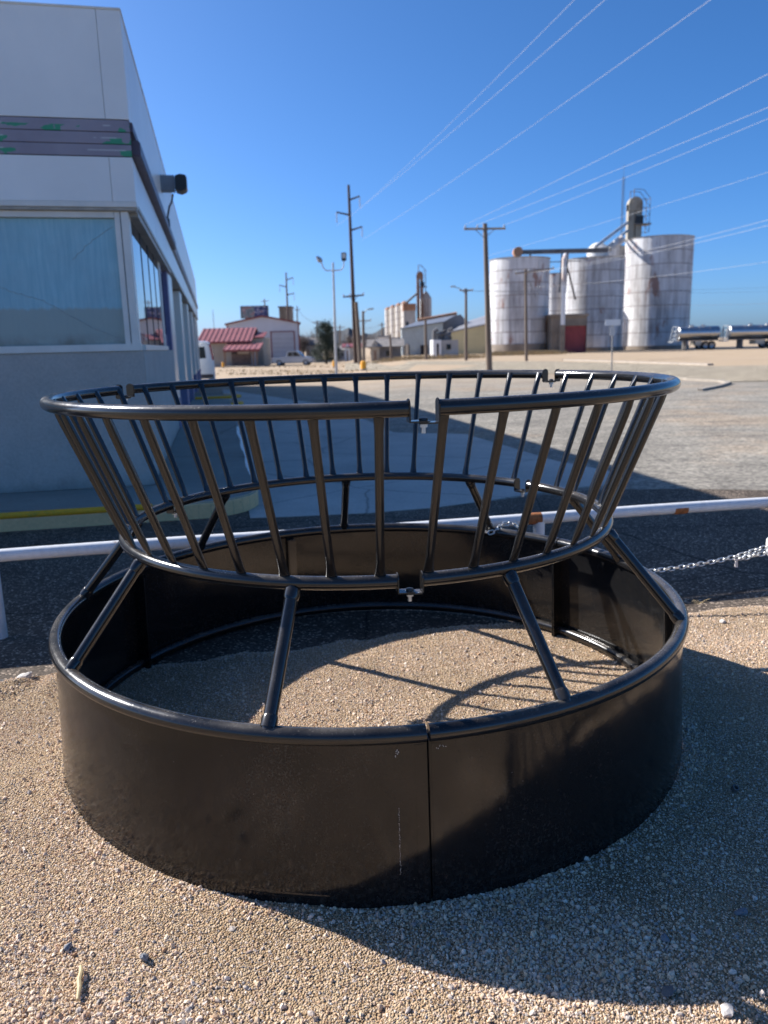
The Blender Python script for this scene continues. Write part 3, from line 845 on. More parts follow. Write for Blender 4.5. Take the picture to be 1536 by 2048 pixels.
# ================================================================== HAY RING FEEDER
M_CHIP = plain('primer_chip', (0.52, 0.49, 0.44), 0.8, 0, 0.2, 80)
M_SEAM2 = plain('seam_gap_black', (0.006, 0.006, 0.006), 0.9, 0, 0.1, 20)  # black for the added strips that keep the open seam gaps dark
def feeder():
    z0 = 0.012
    tx, ty = -0.0061, 0.0025
    t = thing('bale_feeder', 'black steel round bale feeder with slanted bar cone on a solid tub', 'feeder', (-0.0622, 3.0469, z0))
    t.rotation_euler = (-ty, tx, 0)
    rt, ht, rm, hm, rb, hb, rl = 1.134, 1.3296, 0.928, 0.826, 1.196, 0.492, 1.220
    A0 = -1.4391
    st = 2 * PI / 42
    secs = [(A0 + 0.006 + k * 2 * PI / 3, A0 + 0.006 + (k + 1) * 2 * PI / 3) for k in range(3)]
    tr = 0.0205
    JT, JM = 0.0155, 0.009
    for k, (a, b) in enumerate(secs):
        g = 0.0390 / rt
        MB().tube(arc(rt, a + g + JT, b - g + JT, ht, 72), tr, 16).build('top_ring', M_BLACK, t, True)
        g = 0.0375 / rm
        MB().tube(arc(rm, a + g + JM, b - g + JM, hm, 64), tr, 16).build('middle_ring', M_BLACK, t, True)
        g = 0.0042 / rb
        rim = MB().tube(arc(rb, a + g, b - g, hb, 72), 0.024, 16).build('tub_rim', M_BLACK, t, True)
        MB().tube(arc(rl - 0.022, a + g, b - g, 0.032, 72), 0.021, 14).build('bottom_rim', M_BLACK, t, True)
        # sheet with a little waviness
        mb = MB(); n = 96; mrow = 8
        for side, off in ((0, 0.0), (1, -0.004)):
            for j in range(mrow + 1):
                f = j / mrow
                for i in range(n + 1):
                    an = a + g + (b - a - 2 * g) * i / n
                    wv = 0.0022 * noise.noise(Vector((an * 3.0, f * 1.5, 1.3))) + 0.0008 * noise.noise(Vector((an * 11, f * 4, 7.3)))
                    rr = rl + (rb + 0.004 - rl) * f + off + wv
                    mb.v.append((rr * math.cos(an), rr * math.sin(an), 0.0 + (hb - 0.012) * f))
        w = n + 1
        S = (mrow + 1) * w
        for s_ in (0, S):
            for j in range(mrow):
                for i in range(n):
                    q = (s_ + j * w + i, s_ + j * w + i + 1, s_ + (j + 1) * w + i + 1, s_ + (j + 1) * w + i)
                    mb.f.append(q if s_ == 0 else q[::-1])
        for i in range(n):
            mb.f.append((i + 1, i, S + i, S + i + 1))
        for j in range(mrow):
            for c in (0, n):
                q = (j * w + c, (j + 1) * w + c, S + (j + 1) * w + c, S + j * w + c)
                mb.f.append(q if c == 0 else q[::-1])
        mb.build('tub_panel', M_SHEET, t, True)
        # end flanges at the seam, bent inwards
        for an, sgn in ((a + g, 1), (b - g, -1)):
            mb = MB().prism([(rl - 0.065, 0.004), (rl - 0.001, 0.004), (rb + 0.0035, hb - 0.02), (rb - 0.055, hb - 0.02)], 'y', -0.0024, 0.0024)
            o = mb.build('flange', M_SHEET, t); o.rotation_euler = (0, 0, an + sgn * 0.0005)
        o = MB().prism([(rl - 0.062, 0.008), (rl - 0.010, 0.008), (rb - 0.006, hb - 0.03), (rb - 0.054, hb - 0.03)], 'y', -0.0017, 0.0017).build('seam_strip', M_SEAM2, t); o.rotation_euler = (0, 0, a)
        # stiffener channel inside, one per section at mid third
        for fr in (0.62,):
            an = a + (b - a) * fr
            o = MB().prism([(rl - 0.04, 0.05), (rl - 0.010, 0.05), (rb - 0.006, hb - 0.03), (rb - 0.034, hb - 0.03)], 'y', -0.022, 0.022).build('stiffener', M_BLACK, t, False, 0.004); o.rotation_euler = (0, 0, an)
    # flat bars along the front seam edges, chips and a dried drip of primer
    for k in range(3):
        for sgn in (-1, 1):
            an = secs[k][0] + sgn * (0.022 / rl)
            o = MB().prism([(rl - 0.004, 0.012), (rl + 0.0022, 0.012), (rb + 0.0062, hb - 0.028), (rb, hb - 0.028)], 'y', -0.0135, 0.0135).build('edge_bar', M_SHEET, t, False, 0.0008); o.rotation_euler = (0, 0, an)
    rnd = random.Random(31)
    mb = MB()
    def chip(an, z, w, h):
        rr = rl + (rb + 0.004 - rl) * z / hb + 0.0022
        b_ = len(mb.v)
        n_ = 6
        for q in range(n_):
            aa = 2 * PI * q / n_
            f_ = rnd.uniform(0.6, 1.15)
            da = w * f_ * math.cos(aa) / rl; dz = h * f_ * math.sin(aa)
            mb.v.append((rr * math.cos(an + da), rr * math.sin(an + da), z + dz))
        mb.f.append(tuple(range(b_, b_ + n_)))
    a_dr = A0 - 0.062
    for i in range(46):
        chip(a_dr + rnd.uniform(-0.0012, 0.0012), 0.10 + i * 0.0042 + rnd.uniform(-0.002, 0.002), rnd.uniform(0.0006, 0.0013), rnd.uniform(0.0008, 0.0022))
    for i in range(9):
        chip(a_dr + rnd.uniform(-0.004, 0.004), 0.445 + rnd.uniform(-0.012, 0.012), rnd.uniform(0.001, 0.0022), rnd.uniform(0.0012, 0.003))
    for i in range(7):
        chip(A0 + 0.036 + rnd.uniform(-0.012, 0.012), 0.452 + rnd.uniform(-0.005, 0.005), rnd.uniform(0.001, 0.002), rnd.uniform(0.001, 0.002))
    for i in range(60):
        chip(rnd.uniform(A0 - 1.6, A0 + 1.6), rnd.uniform(0.02, 0.45), rnd.uniform(0.0004, 0.001), rnd.uniform(0.0004, 0.001))
    ch = mb.build('paint_chips', M_CHIP, t)
    ch['kind'] = 'stuff'
    # legs
    lm = None
    for k in range(9):
        an = LEG0 + k * 2 * PI / 9
        p0 = Vector((rb * math.cos(an), rb * math.sin(an), hb + 0.006))
        p1 = Vector((rm * math.cos(an), rm * math.sin(an), hm - 0.008))
        L_ = (p1 - p0).length
        if lm is None:
            lm = MB().tube([(0, 0, 0), (0, 0, L_)], 0.0195, 16).mesh('leg', M_BLACK, True)
            wm = MB().tube([(0.0, 0.0, -0.006), (0, 0, 0.02), (0, 0, 0.027)], [0.0235, 0.0225, 0.0198], 14).mesh('weld', M_BLACK, True)
        o = obj('leg', lm, t); o.location = p0
        o.rotation_mode = 'QUATERNION'; o.rotation_quaternion = (p1 - p0).to_track_quat('Z', 'Y')
        w_ = obj('weld', wm, o); w_.location = (0, 0, 0.018)
        w_ = obj('weld', wm, o); w_.location = (0, 0, L_ - 0.02); w_.rotation_euler = (PI, 0, 0)
    # bars with crushed ends
    bmesh_ = None
    for k in range(42):
        an = A0 + (k + 0.5) * st
        c_, s_ = math.cos(an), math.sin(an)
        p0 = Vector(((rm - 0.002) * c_, (rm - 0.002) * s_, hm + 0.012))
        p1 = Vector(((rt - 0.016) * c_, (rt - 0.016) * s_, ht + 0.006))
        d = p1 - p0; L_ = d.length
        if bmesh_ is None:
            zs = [0, 0.012, 0.03, 0.05, 0.075, L_ * 0.5, L_ - 0.075, L_ - 0.05, L_ - 0.03, L_ - 0.012, L_]
            fl = [(0.55, 1.42), (0.58, 1.36), (0.75, 1.18), (0.92, 1.05), (1, 1), (1, 1), (1, 1), (0.92, 1.05), (0.75, 1.18), (0.58, 1.36), (0.5, 1.42)]
            mb = MB(); seg = 16
            for zz, (fx, fy) in zip(zs, fl):
                for q in range(seg):
                    aa = 2 * PI * q / seg
                    mb.v.append((0.0122 * fx * math.cos(aa), 0.0122 * fy * math.sin(aa), zz))
            for i in range(len(zs) - 1):
                for q in range(seg):
                    r_ = (q + 1) % seg
                    mb.f.append((i * seg + q, i * seg + r_, (i + 1) * seg + r_, (i + 1) * seg + q))
            mb.f.append(tuple(reversed(range(seg)))); mb.f.append(tuple((len(zs) - 1) * seg + q for q in range(seg)))
            bmesh_ = mb.mesh('bar', M_BLACK, True)
        o = obj('bar', bmesh_, t)
        Z = d.normalized(); X = (Vector((c_, s_, 0)) - Z * Vector((c_, s_, 0)).dot(Z)).normalized(); Yv = Z.cross(X)
        mt = Matrix((X, Yv, Z)).transposed().to_4x4(); mt.translation = p0
        mt = mt @ Matrix.Rotation(random.uniform(-0.06, 0.06), 4, 'Z')
        o.matrix_local = mt
    # joint brackets: upright tabs on the tube ends, plate and bolt between them
    for k in range(3):
        an0 = secs[k][0]
        for (rr, hh, hg, dj) in ((rt, ht, 0.0390, JT), (rm, hm, 0.0375, JM)):
            an = an0 + dj
            mb = MB()
            wd = 0.021
            for s in (-1, 1):
                y0, y1 = sorted((s * hg, s * (hg - 0.004)))
                poly = [(-wd, -0.034), (wd, -0.034), (wd, 0.010)] + [(wd * math.cos(q), 0.010 + wd * 0.72 * math.sin(q)) for q in [PI * i / 8 for i in range(1, 8)]] + [(-wd, 0.010)]
                mb.prism(poly, 'y', y0, y1)
            mb.box(-wd, wd, -hg + 0.0035, hg * 0.35, -0.0335, -0.0300)
            mb.box(-wd * 0.98, wd * 0.98, -hg * 0.35, hg - 0.0035, -0.0382, -0.0342)
            br = mb.build('joint_bracket', M_BLACK, t, False, 0.0012)
            br.location = (rr * math.cos(an), rr * math.sin(an), hh); br.rotation_euler = (0, 0, an)
            MB().tube([(0, 0, -0.062), (0, 0, -0.03)], 0.0058, 10).build('bolt', M_ZINC, br, True)
            MB().tube([(0, 0, -0.0297), (0, 0, -0.0245), (0, 0, -0.0225)], [0.0115, 0.0105, 0.005], 12).build('bolt_head', M_BOLT, br, True)
            MB().tube([(0, 0, -0.047), (0, 0, -0.0386)], 0.0105, 6).build('nut', M_ZINC, br)
    return t
LEG0 = R(-102.3)
feeder()

# ================================================================== RAIL, CHAIN, LOOSE BITS
def rail():
    a = Vector((-2.03, 3.985, 0.0)); b = Vector((2.455, 4.865, 0.0))
    d = (b - a).normalized()
    p0 = a - d * 3.2; p1 = b + d * 2.6
    t = thing('pipe_rail', 'long white painted pipe rail with rust spots behind the feeder', 'rail', (p0.x, p0.y, 0))
    Lr = (p1 - p0).length
    rz = math.atan2(d.y, d.x)
    t.rotation_euler = (0, 0, rz)
    pts = [(Lr * i / 30, 0, 0.458 + 0.004 * math.sin(i * 0.7)) for i in range(31)]
    r_ = MB().tube(pts, 0.0345, 18).build('rail_pipe', M_WHITEPIPE, t, True)
    for s in (3.2 - 0.055, 3.2 + 3.02, 3.2 + 6.0):
        MB().tube([(s, 0, -0.05), (s, 0, 0.44)], 0.0345, 16).build('post', M_WHITEPIPE, t, True)
    for s, w in ((3.2 + 3.95, 0.045), (3.2 + 2.98, 0.05)):
        c = MB().tube([(s - w, 0, 0.4586), (s - w * 0.5, 0.0, 0.4583), (s + w * 0.6, 0, 0.4583), (s + w, 0, 0.4586)], [0.0348, 0.0356, 0.0356, 0.0348], 18).build('rust_band', M_RUST, t, True)
    return
rail()
# capped pipe at the right edge that the chain is hooked over
cp = Vector((2.135, 4.2, 0.335))
t = thing('capped_pipe', 'white round capped pipe end holding the chain at the right edge', 'pipe', (cp.x + 0.06, cp.y, 0))
prof = [(0.0, -0.055), (0.02, -0.053), (0.04, -0.043), (0.052, -0.028), (0.057, -0.005), (0.058, 0.02), (0.058, 0.055), (0.04, 0.072), (0.0, 0.08)]
MB().lathe(prof, 24).build('cap', M_WHITE, t, True, loc=(0, 0, cp.z - 0.005))
MB().tube([(0.02, 0.03, -0.05), (0.02, 0.03, cp.z - 0.03)], 0.024, 12).build('post', M_WHITEPIPE, t, True)

def chain():
    # path from a turn round the feeder leg, over the rim, sagging to the capped pipe
    lf = Vector((-0.0622 + 1.196 * math.cos(R(57.7)), 3.0469 + 1.196 * math.sin(R(57.7)), 0.53))
    ctrl = [lf + Vector((-0.05, -0.028, -0.012)), lf + Vector((-0.015, -0.045, -0.016)), lf + Vector((0.03, -0.03, -0.004)), lf + Vector((0.055, 0.005, 0.012)), lf + Vector((0.115, 0.02, 0.012)), lf + Vector((0.17, 0.035, -0.03)), lf + Vector((0.26, 0.06, -0.14)), lf + Vector((0.5, 0.06, -0.27)),
            Vector((0.98, 4.10, 0.235)), Vector((1.25, 4.13, 0.225)), Vector((1.42, 4.15, 0.232)), Vector((1.62, 4.17, 0.245)), Vector((1.82, 4.19, 0.268)), Vector((1.97, 4.19, 0.30)), Vector((2.10, 4.145, 0.358)), Vector((2.20, 4.125, 0.385)), Vector((2.30, 4.14, 0.375))]
    pts = []
    for i in range(len(ctrl) - 1):
        q0 = ctrl[max(i - 1, 0)]; q1 = ctrl[i]; q2 = ctrl[i + 1]; q3 = ctrl[min(i + 2, len(ctrl) - 1)]
        for k in range(40):
            s = k / 40
            pts.append(0.5 * ((2 * q1) + (q2 - q0) * s + (2 * q0 - 5 * q1 + 4 * q2 - q3) * s * s + (3 * q1 - q0 - 3 * q2 + q3) * s ** 3))
    t = thing('chain', 'galvanised steel chain hooked from the feeder rim to the capped pipe', 'chain', lf)
    ln, wd, r_ = 0.036, 0.011, 0.0034
    loop = []
    for i in range(20):
        a = 2 * PI * i / 20
        loop.append(((ln / 2 - wd) * (1 if math.cos(a) >= 0 else -1) * (1 if abs(math.cos(a)) > 1e-6 else 0) + wd * math.cos(a), wd * math.sin(a), 0))
    lm = MB().tube(loop, r_, 7, closed=True).mesh('link', M_GALV, True)
    pitch = ln - 2.1 * r_
    acc = 0.0; k = 0; last = pts[0]
    for i in range(1, len(pts)):
        sgm = pts[i] - last
        acc += sgm.length
        if acc >= pitch:
            d = (pts[i] - pts[max(i - 6, 0)]).normalized()
            o = obj('link', lm, t)
            q = d.to_track_quat('X', 'Z').to_matrix().to_4x4() @ Matrix.Rotation((R(50) if k % 2 else R(-40)) + random.uniform(-0.15, 0.15), 4, 'X')
            q.translation = pts[i] - d * pitch / 2 - lf
            o.matrix_local = q
            acc -= pitch; k += 1
        last = pts[i]
    # the slack tail doubled back over the cap, and the snap hook
    tail = [Vector((1.985, 4.165, 0.292)), Vector((2.05, 4.14, 0.318)), Vector((2.13, 4.118, 0.34)), Vector((2.23, 4.115, 0.352))]
    for i in range(len(tail) - 1):
        for s in range(3):
            p = tail[i].lerp(tail[i + 1], s / 3); d = (tail[i + 1] - tail[i]).normalized()
            o = obj('link', lm, t)
            q = d.to_track_quat('X', 'Z').to_matrix().to_4x4() @ Matrix.Rotation(R(50) if s % 2 else R(-40), 4, 'X')
            q.translation = p - lf; o.matrix_local = q
    hk = Vector((1.958, 4.17, 0.262)) - lf
    mb = MB().tube([(0, 0, 0.022), (0, 0, -0.02)], [0.007, 0.0095], 10)
    mb.tube([(-0.012, 0, 0.024), (0.014, 0, 0.022)], 0.004, 8)
    mb.build('snap_hook', M_RUSTPIPE, t, True, loc=hk)
chain()

def rock_mesh(name, mat, seed, sub=2):
    bm = bmesh.new()
    bmesh.ops.create_icosphere(bm, subdivisions=sub, radius=1)
    for v in bm.verts:
        v.co += Vector([0.6 * noise.noise(v.co * 0.9 + Vector((seed * 3.1 + q * 9, 0, seed))) for q in range(3)])
    me = bpy.data.meshes.new(name); bm.to_mesh(me); bm.free(); me.materials.append(mat); return me
M_ROCKA = plain('slate_stone', (0.20, 0.21, 0.23), 0.85, 0, 0.2, 60)
M_ROCKB = plain('pale_stone', (0.58, 0.53, 0.47), 0.85, 0, 0.15, 60)
M_ROCKC = plain('tar_stone', (0.15, 0.14, 0.135), 0.85, 0, 0.3, 60)
def rock(px, size, mat, lab, seed, flat=0.6, z=0.02):
    p = athz(px[0], px[1], z)
    o = obj('stone', rock_mesh('stone', mat, seed))
    o.location = (p.x, p.y, z); o.scale = (size, size * 0.8, size * flat); o.rotation_euler = (0.2 * (seed % 3), 0.1, seed * 1.3)
    return tag(o, lab, 'stone', 'larger stones lying on the gravel')
rock((50, 1352), 0.040, M_ROCKB, 'large flat stone beside the left side of the tub', 3, 0.45, 0.045)
rock((8, 1368), 0.030, M_ROCKC, 'dark asphalt lump at the left edge beside the flat stone', 5, 0.6, 0.03)
rock((1335, 1983), 0.017, M_ROCKC, 'small flat black chip on shaded gravel at bottom right', 8, 0.35, 0.02)
rock((288, 1914), 0.013, M_ROCKA, 'slate grey stone right of the dry stick', 11, 0.7, 0.022)
rock((1455, 2022), 0.016, M_ROCKB, 'pinkish stone in sun at the bottom right corner', 13, 0.6, 0.022)
rock((1300, 1242), 0.017, M_ROCKB, 'small pale stone on sunlit gravel inside the right side of the tub', 14, 0.7, 0.02)
rock((1445, 1243), 0.018, M_ROCKB, 'pale stone on the sunlit strip right of the tub', 15, 0.7, 0.02)
rock((1330, 1876), 0.014, M_ROCKA, 'bluish stone in the feeder shadow, lowest of the bluish ones', 16, 0.7, 0.022)
rock((1482, 1825), 0.015, M_ROCKA, 'bluish stone in the feeder shadow nearest the right edge', 17, 0.7, 0.022)
rock((135, 1895), 0.012, M_ROCKA, 'slate grey stone left of the dry stick', 18, 0.7, 0.022)
# dry stick
p = athz(160, 1965, 0.024)
t = tag(MB().tube([(-0.004, -0.052, 0.0), (0.0, -0.02, 0.004), (-0.002, 0.004, 0.003), (0.003, 0.03, 0.006), (0.001, 0.05, 0.003)], [0.004, 0.0058, 0.0064, 0.0055, 0.004], 8).build('dry_stick', M_DRYGRASS, None, True), 'short straw coloured dry stick on gravel at lower left', 'stick')
t.location = p; t.rotation_euler = (0, 0, 0.34)
# rusty pipe coupling lying on the gravel
p = athz(1470, 1577, 0.026)
t = tag(MB().lathe([(0.007, -0.008), (0.0115, -0.008), (0.0115, 0.008), (0.007, 0.008), (0.007, -0.008)], 14).build('pipe_coupling', M_STEELGREY, None, True), 'small dark steel ring lying on shaded gravel near right edge', 'ring')
t.location = p; t.rotation_euler = (0.5, 0.3, 0)
# wisps of dry grass
for i, (px, lab) in enumerate((((735, 1338), 'wispy dry grass tuft on gravel inside the tub'), ((1395, 1208), 'dry weed wisp on sunlit strip right of the tub'))):
    p = athz(px[0], px[1], 0.015)
    mb = MB()
    for k in range(14):
        a = random.uniform(0, 2 * PI); l = random.uniform(0.025, 0.07)
        mb.tube([(0.01 * math.cos(a), 0.01 * math.sin(a), 0), (0.02 * math.cos(a) + 0.3 * l * math.cos(a), 0.3 * l * math.sin(a), l * 0.35), (l * math.cos(a), l * math.sin(a), l * random.uniform(0.2, 0.6))], [0.0009, 0.0007, 0.0003], 4)
    o = mb.build('grass_tuft', M_DRYGRASS); o.location = p; tag(o, lab, 'grass', 'dry grass tufts')

# ================================================================== STORE BUILDING
def store():
    t = thing('store_building', 'white and grey corner store with peeling purple stripes and dusty window', 'building', CO, PHI)
    LX, LY = -8.0, 30.0
    Z0, ZS, ZW0, ZW1, ZF, ZT = 0.15, 1.50, 1.57, 2.80, 2.88, 4.51
    # lower walls
    MB().box(LX, 0.0, 0.0, 0.22, Z0, ZS).build('front_wall', M_STUCCO, t, False, 0.008)
    MB().box(-0.22, -0.002, 0.222, 5.95, Z0, ZS).build('side_wall', M_STUCCO, t, False, 0.008)
    # sill trims
    MB().box(LX, -0.02, -0.018, 0.16, ZS + 0.002, ZW0).build('front_sill', M_TRIM, t, False, 0.004)
    MB().box(-0.16, 0.012, 0.162, 4.30, ZS + 0.002, ZW0 - 0.01).build('side_sill', M_TRIM, t, False, 0.004)
    # front window
    w = MB()
    w.box(-0.165, -0.112, 0.0, 0.10, ZW0, ZW1)
    w.box(LX, -0.167, 0.0, 0.10, ZW1 - 0.055, ZW1)
    w.box(-3.35, -3.27, 0.0, 0.10, ZW0, ZW1 - 0.057)
    wf = w.build('window_frame', M_TRIM, t, False, 0.003)
    MB().box(-0.1115, -0.1065, -0.004, 0.1, ZW0 + 0.003, ZW1 - 0.003).build('frame_joint', M_SEAM, wf)
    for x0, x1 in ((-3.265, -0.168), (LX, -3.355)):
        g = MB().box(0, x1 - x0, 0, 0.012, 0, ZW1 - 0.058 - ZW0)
        go = g.build('window_pane', M_DIRTYREFLECT, t); go.location = (x0, 0.055, ZW0)
        if x0 > -4:
            def crack(pts):
                q = []
                for a, b in zip(pts[:-1], pts[1:]):
                    for s in range(8):
                        f = s / 8
                        q.append((a[0] + (b[0] - a[0]) * f + random.uniform(-0.008, 0.008), -0.001, a[1] + (b[1] - a[1]) * f + random.uniform(-0.008, 0.008)))
                q.append((pts[-1][0], -0.001, pts[-1][1]))
                MB().tube(q, 0.0022, 5).build('crack', M_CRACK, go)
            W = x1 - x0
            crack([(W - 1.25, 0.62), (W - 0.98, 0.50), (W - 0.72, 0.42), (W - 0.62, 0.36), (W - 0.3, 0.16), (W - 0.02, 0.03)])
            crack([(W - 0.02, 1.10), (W - 0.22, 0.98), (W - 0.42, 0.80)])
    # corner post
    MB().box(-0.106, -0.035, -0.006, 0.14, ZW0, ZW1).build('corner_post', M_TRIM, t, False, 0.004)
    # header ledges
    MB().box(LX, 0.045, -0.045, 0.12, ZW1 + 0.002, ZW1 + 0.030).build('front_header', M_BEIGE, t, False, 0.004)
    MB().box(LX, 0.055, -0.055, 0.12, ZW1 + 0.032, ZF).build('front_header', M_TRIM, t, False, 0.004)
    MB().box(-0.14, 0.045, 0.122, 6.2, ZW1 - 0.03, ZW1 + 0.030).build('side_header', M_BEIGE, t, False, 0.004)
    MB().box(-0.14, 0.055, 0.122, LY, ZW1 + 0.032, ZF).build('side_header', M_BEIGE, t, False, 0.004)
    # side windows
    mu = [0.20, 1.25, 2.25, 3.20, 4.18]
    for i in range(4):
        MB().box(-0.055, -0.043, mu[i] + 0.02, mu[i + 1] - 0.02, ZW0 - 0.008, ZW1 - 0.032).build('side_pane', M_MIRROR, t)
    for i, y in enumerate(mu):
        hw = 0.022 if 0 < i < 4 else 0.045
        MB().box(-0.12, -0.038, y - hw, y + hw, ZW0 - 0.006, ZW1 - 0.032).build('mullion', M_TRIM if i in (0, 4) else M_SEAM, t)
    # door in purple frame
    MB().box(-0.14, -0.03, 4.24, 4.42, ZS + 0.002, ZW1 - 0.032).build('door_jamb', M_TRIM, t)
    MB().box(-0.12, -0.07, 4.44, 5.55, Z0, ZW1 - 0.032).build('door', M_PURPLE, t)
    MB().box(-0.068, -0.062, 4.60, 5.40, 1.75, 2.70).build('door_pane', M_DARKGLASS, t)
    MB().box(-0.15, 0.0, 5.57, 5.95, ZS + 0.002, ZW1 - 0.032).build('door_jamb', M_PURPLE, t)
    # bays behind pilasters
    pil = [(5.96, 7.2), (10.6, 11.7), (15.6, 16.7), (20.8, 21.9), (25.4, 26.4), (29.0, LY)]
    for i, (a, b) in enumerate(pil):
        MB().box(-0.6, 0.0, a, b, 0.62, ZW1 - 0.0).build('pilaster', M_FASCIA2, t, False, 0.006)
        MB().box(-0.6, 0.012, a - 0.01, b + 0.01, Z0 - 0.15, 0.618).build('pilaster_base', M_PURPLE, t)
        if i < len(pil) - 1:
            c = pil[i + 1][0]
            MB().box(-0.72, -0.60, b, c, 0, ZW1 + 0.02).build('bay_wall', M_FASCIA2, t)
            MB().box(-0.598, -0.59, b + 0.5, c - 0.5, 0.4, 2.3).build('bay_glass', M_MIRROR, t)
            MB().box(-0.58, -0.145, b, c, ZW1 - 0.05, ZW1 + 0.03).build('soffit', M_BEIGE, t)
    # fascia: front panels, corner panel, side panels
    fx = [LX, -5.15, -0.16]
    TB = 0.002
    for i in range(2):
        MB().box(fx[i] + 0.003, fx[i + 1] - 0.0015, -0.05, 0.08, 3.60, ZT).build('fascia_panel', M_FASCIA, t, False, 0.002)
        MB().box(fx[i] + 0.003, fx[i + 1] - 0.0015, -0.05, 0.08, ZF + 0.002, 3.272).build('fascia_panel', M_FASCIA, t, False, 0.002)
    for z0, z1 in ((3.60, ZT), (ZF + 0.002, 3.272)):
        MB().box(-0.158, 0.05, -0.05, 0.30, z0, z1).build('corner_panel', M_FASCIA, t, False, 0.002)
        y = 0.303
        while y < LY:
            y1 = min(y + 2.44, LY)
            MB().box(-0.08, 0.05, y, y1 - 0.005, z0, z1).build('fascia_panel', M_FASCIA2, t, False, 0.005)
            y = y1
    MB().box(LX, 0.03, -0.02, 0.06, 3.274, 3.598).build('fascia_backing', M_SEAM, t)
    MB().box(-0.06, 0.03, 0.062, LY, 3.274, 3.598).build('fascia_backing', M_FASCIA2, t)
    # three peeling stripes
    for i in range(3):
        s = MB().box(0, 0.05 - LX, -0.03, 0.0, 0, 0.100).build('stripe', M_STRIPE, t, False, 0.003)
        s.location = (LX, -0.022, 3.280 + i * 0.106)
    # side stripe channel: purple, then bare
    MB().box(0.032, 0.125, 0.02, 7.3, 3.30, 3.44).build('side_channel', M_PURPLED, t, False, 0.012)
    MB().box(0.032, 0.075, -0.02, 0.95, 3.50, 3.585).build('side_channel', M_PURPLED, t, False, 0.006)
    for z in (3.30, 3.36, 3.42):
        MB().box(0.032, 0.09, 7.32, LY - 0.3, z, z + 0.035).build('channel_track', M_GREYTRACK, t)
    # coping and roof
    MB().box(LX, 0.058, -0.058, 0.10, ZT + 0.001, ZT + 0.022).build('coping', M_TRIM, t, False, 0.006)
    MB().box(-0.10, 0.058, 0.102, LY, ZT + 0.001, ZT + 0.022).build('coping', M_TRIM, t, False, 0.006)
    MB().box(LX, -0.1, 0.12, LY, 4.15, 4.25).build('roof', M_GREYROOF, t)
    MB().box(LX, LX + 0.2, 0.23, LY, 0, 4.15).build('far_wall', M_FASCIA2, t)
    MB().box(LX, -0.73, LY - 0.2, LY, 0, 4.15).build('back_wall', M_FASCIA2, t)
    MB().box(LX, -0.15, 0.3, 0.34, 0.15, 2.8).build('inner_blind', M_DARKOPEN, t)
    MB().box(-0.34, -0.30, 0.345, 5.9, 0.15, 2.8).build('inner_blind', M_DARKOPEN, t)
    # flood light on the side fascia
    q = bl(0.05, 5.0)
    fl = thing('flood_light', 'grey and black flood light sticking out from the store side', 'flood light', (q.x, q.y, 4.0), PHI)
    mb = MB()
    for k in range(6):
        mb.box(0.0 + k * 0.035, 0.031 + k * 0.035, -0.10, 0.10, -0.11, 0.12)
    mb.build('ballast_box', M_LAMPGREY, fl, False, 0.006)
    MB().prism([(0.215, -0.10), (0.30, -0.125), (0.385, -0.09), (0.385, 0.11), (0.30, 0.125), (0.215, 0.10)], 'y', -0.17, 0.17).build('lamp_head', M_LAMPBLACK, fl, False, 0.01)
    MB().prism([(0.387, -0.08), (0.397, -0.07), (0.397, 0.08), (0.387, 0.09)], 'y', -0.15, 0.15).build('lens', M_CLEARLENS, fl)
    MB().tube([(0.17, 0.0, -0.14), (0.14, 0.01, -0.26), (0.10, 0.02, -0.32), (0.05, 0.03, -0.52)], 0.014, 8).build('conduit', M_LAMPBLACK, fl, True)
    MB().box(0.0, 0.09, -0.05, 0.07, -0.62, -0.50).build('junction_box', M_LAMPBLACK, fl, False, 0.01)
store()

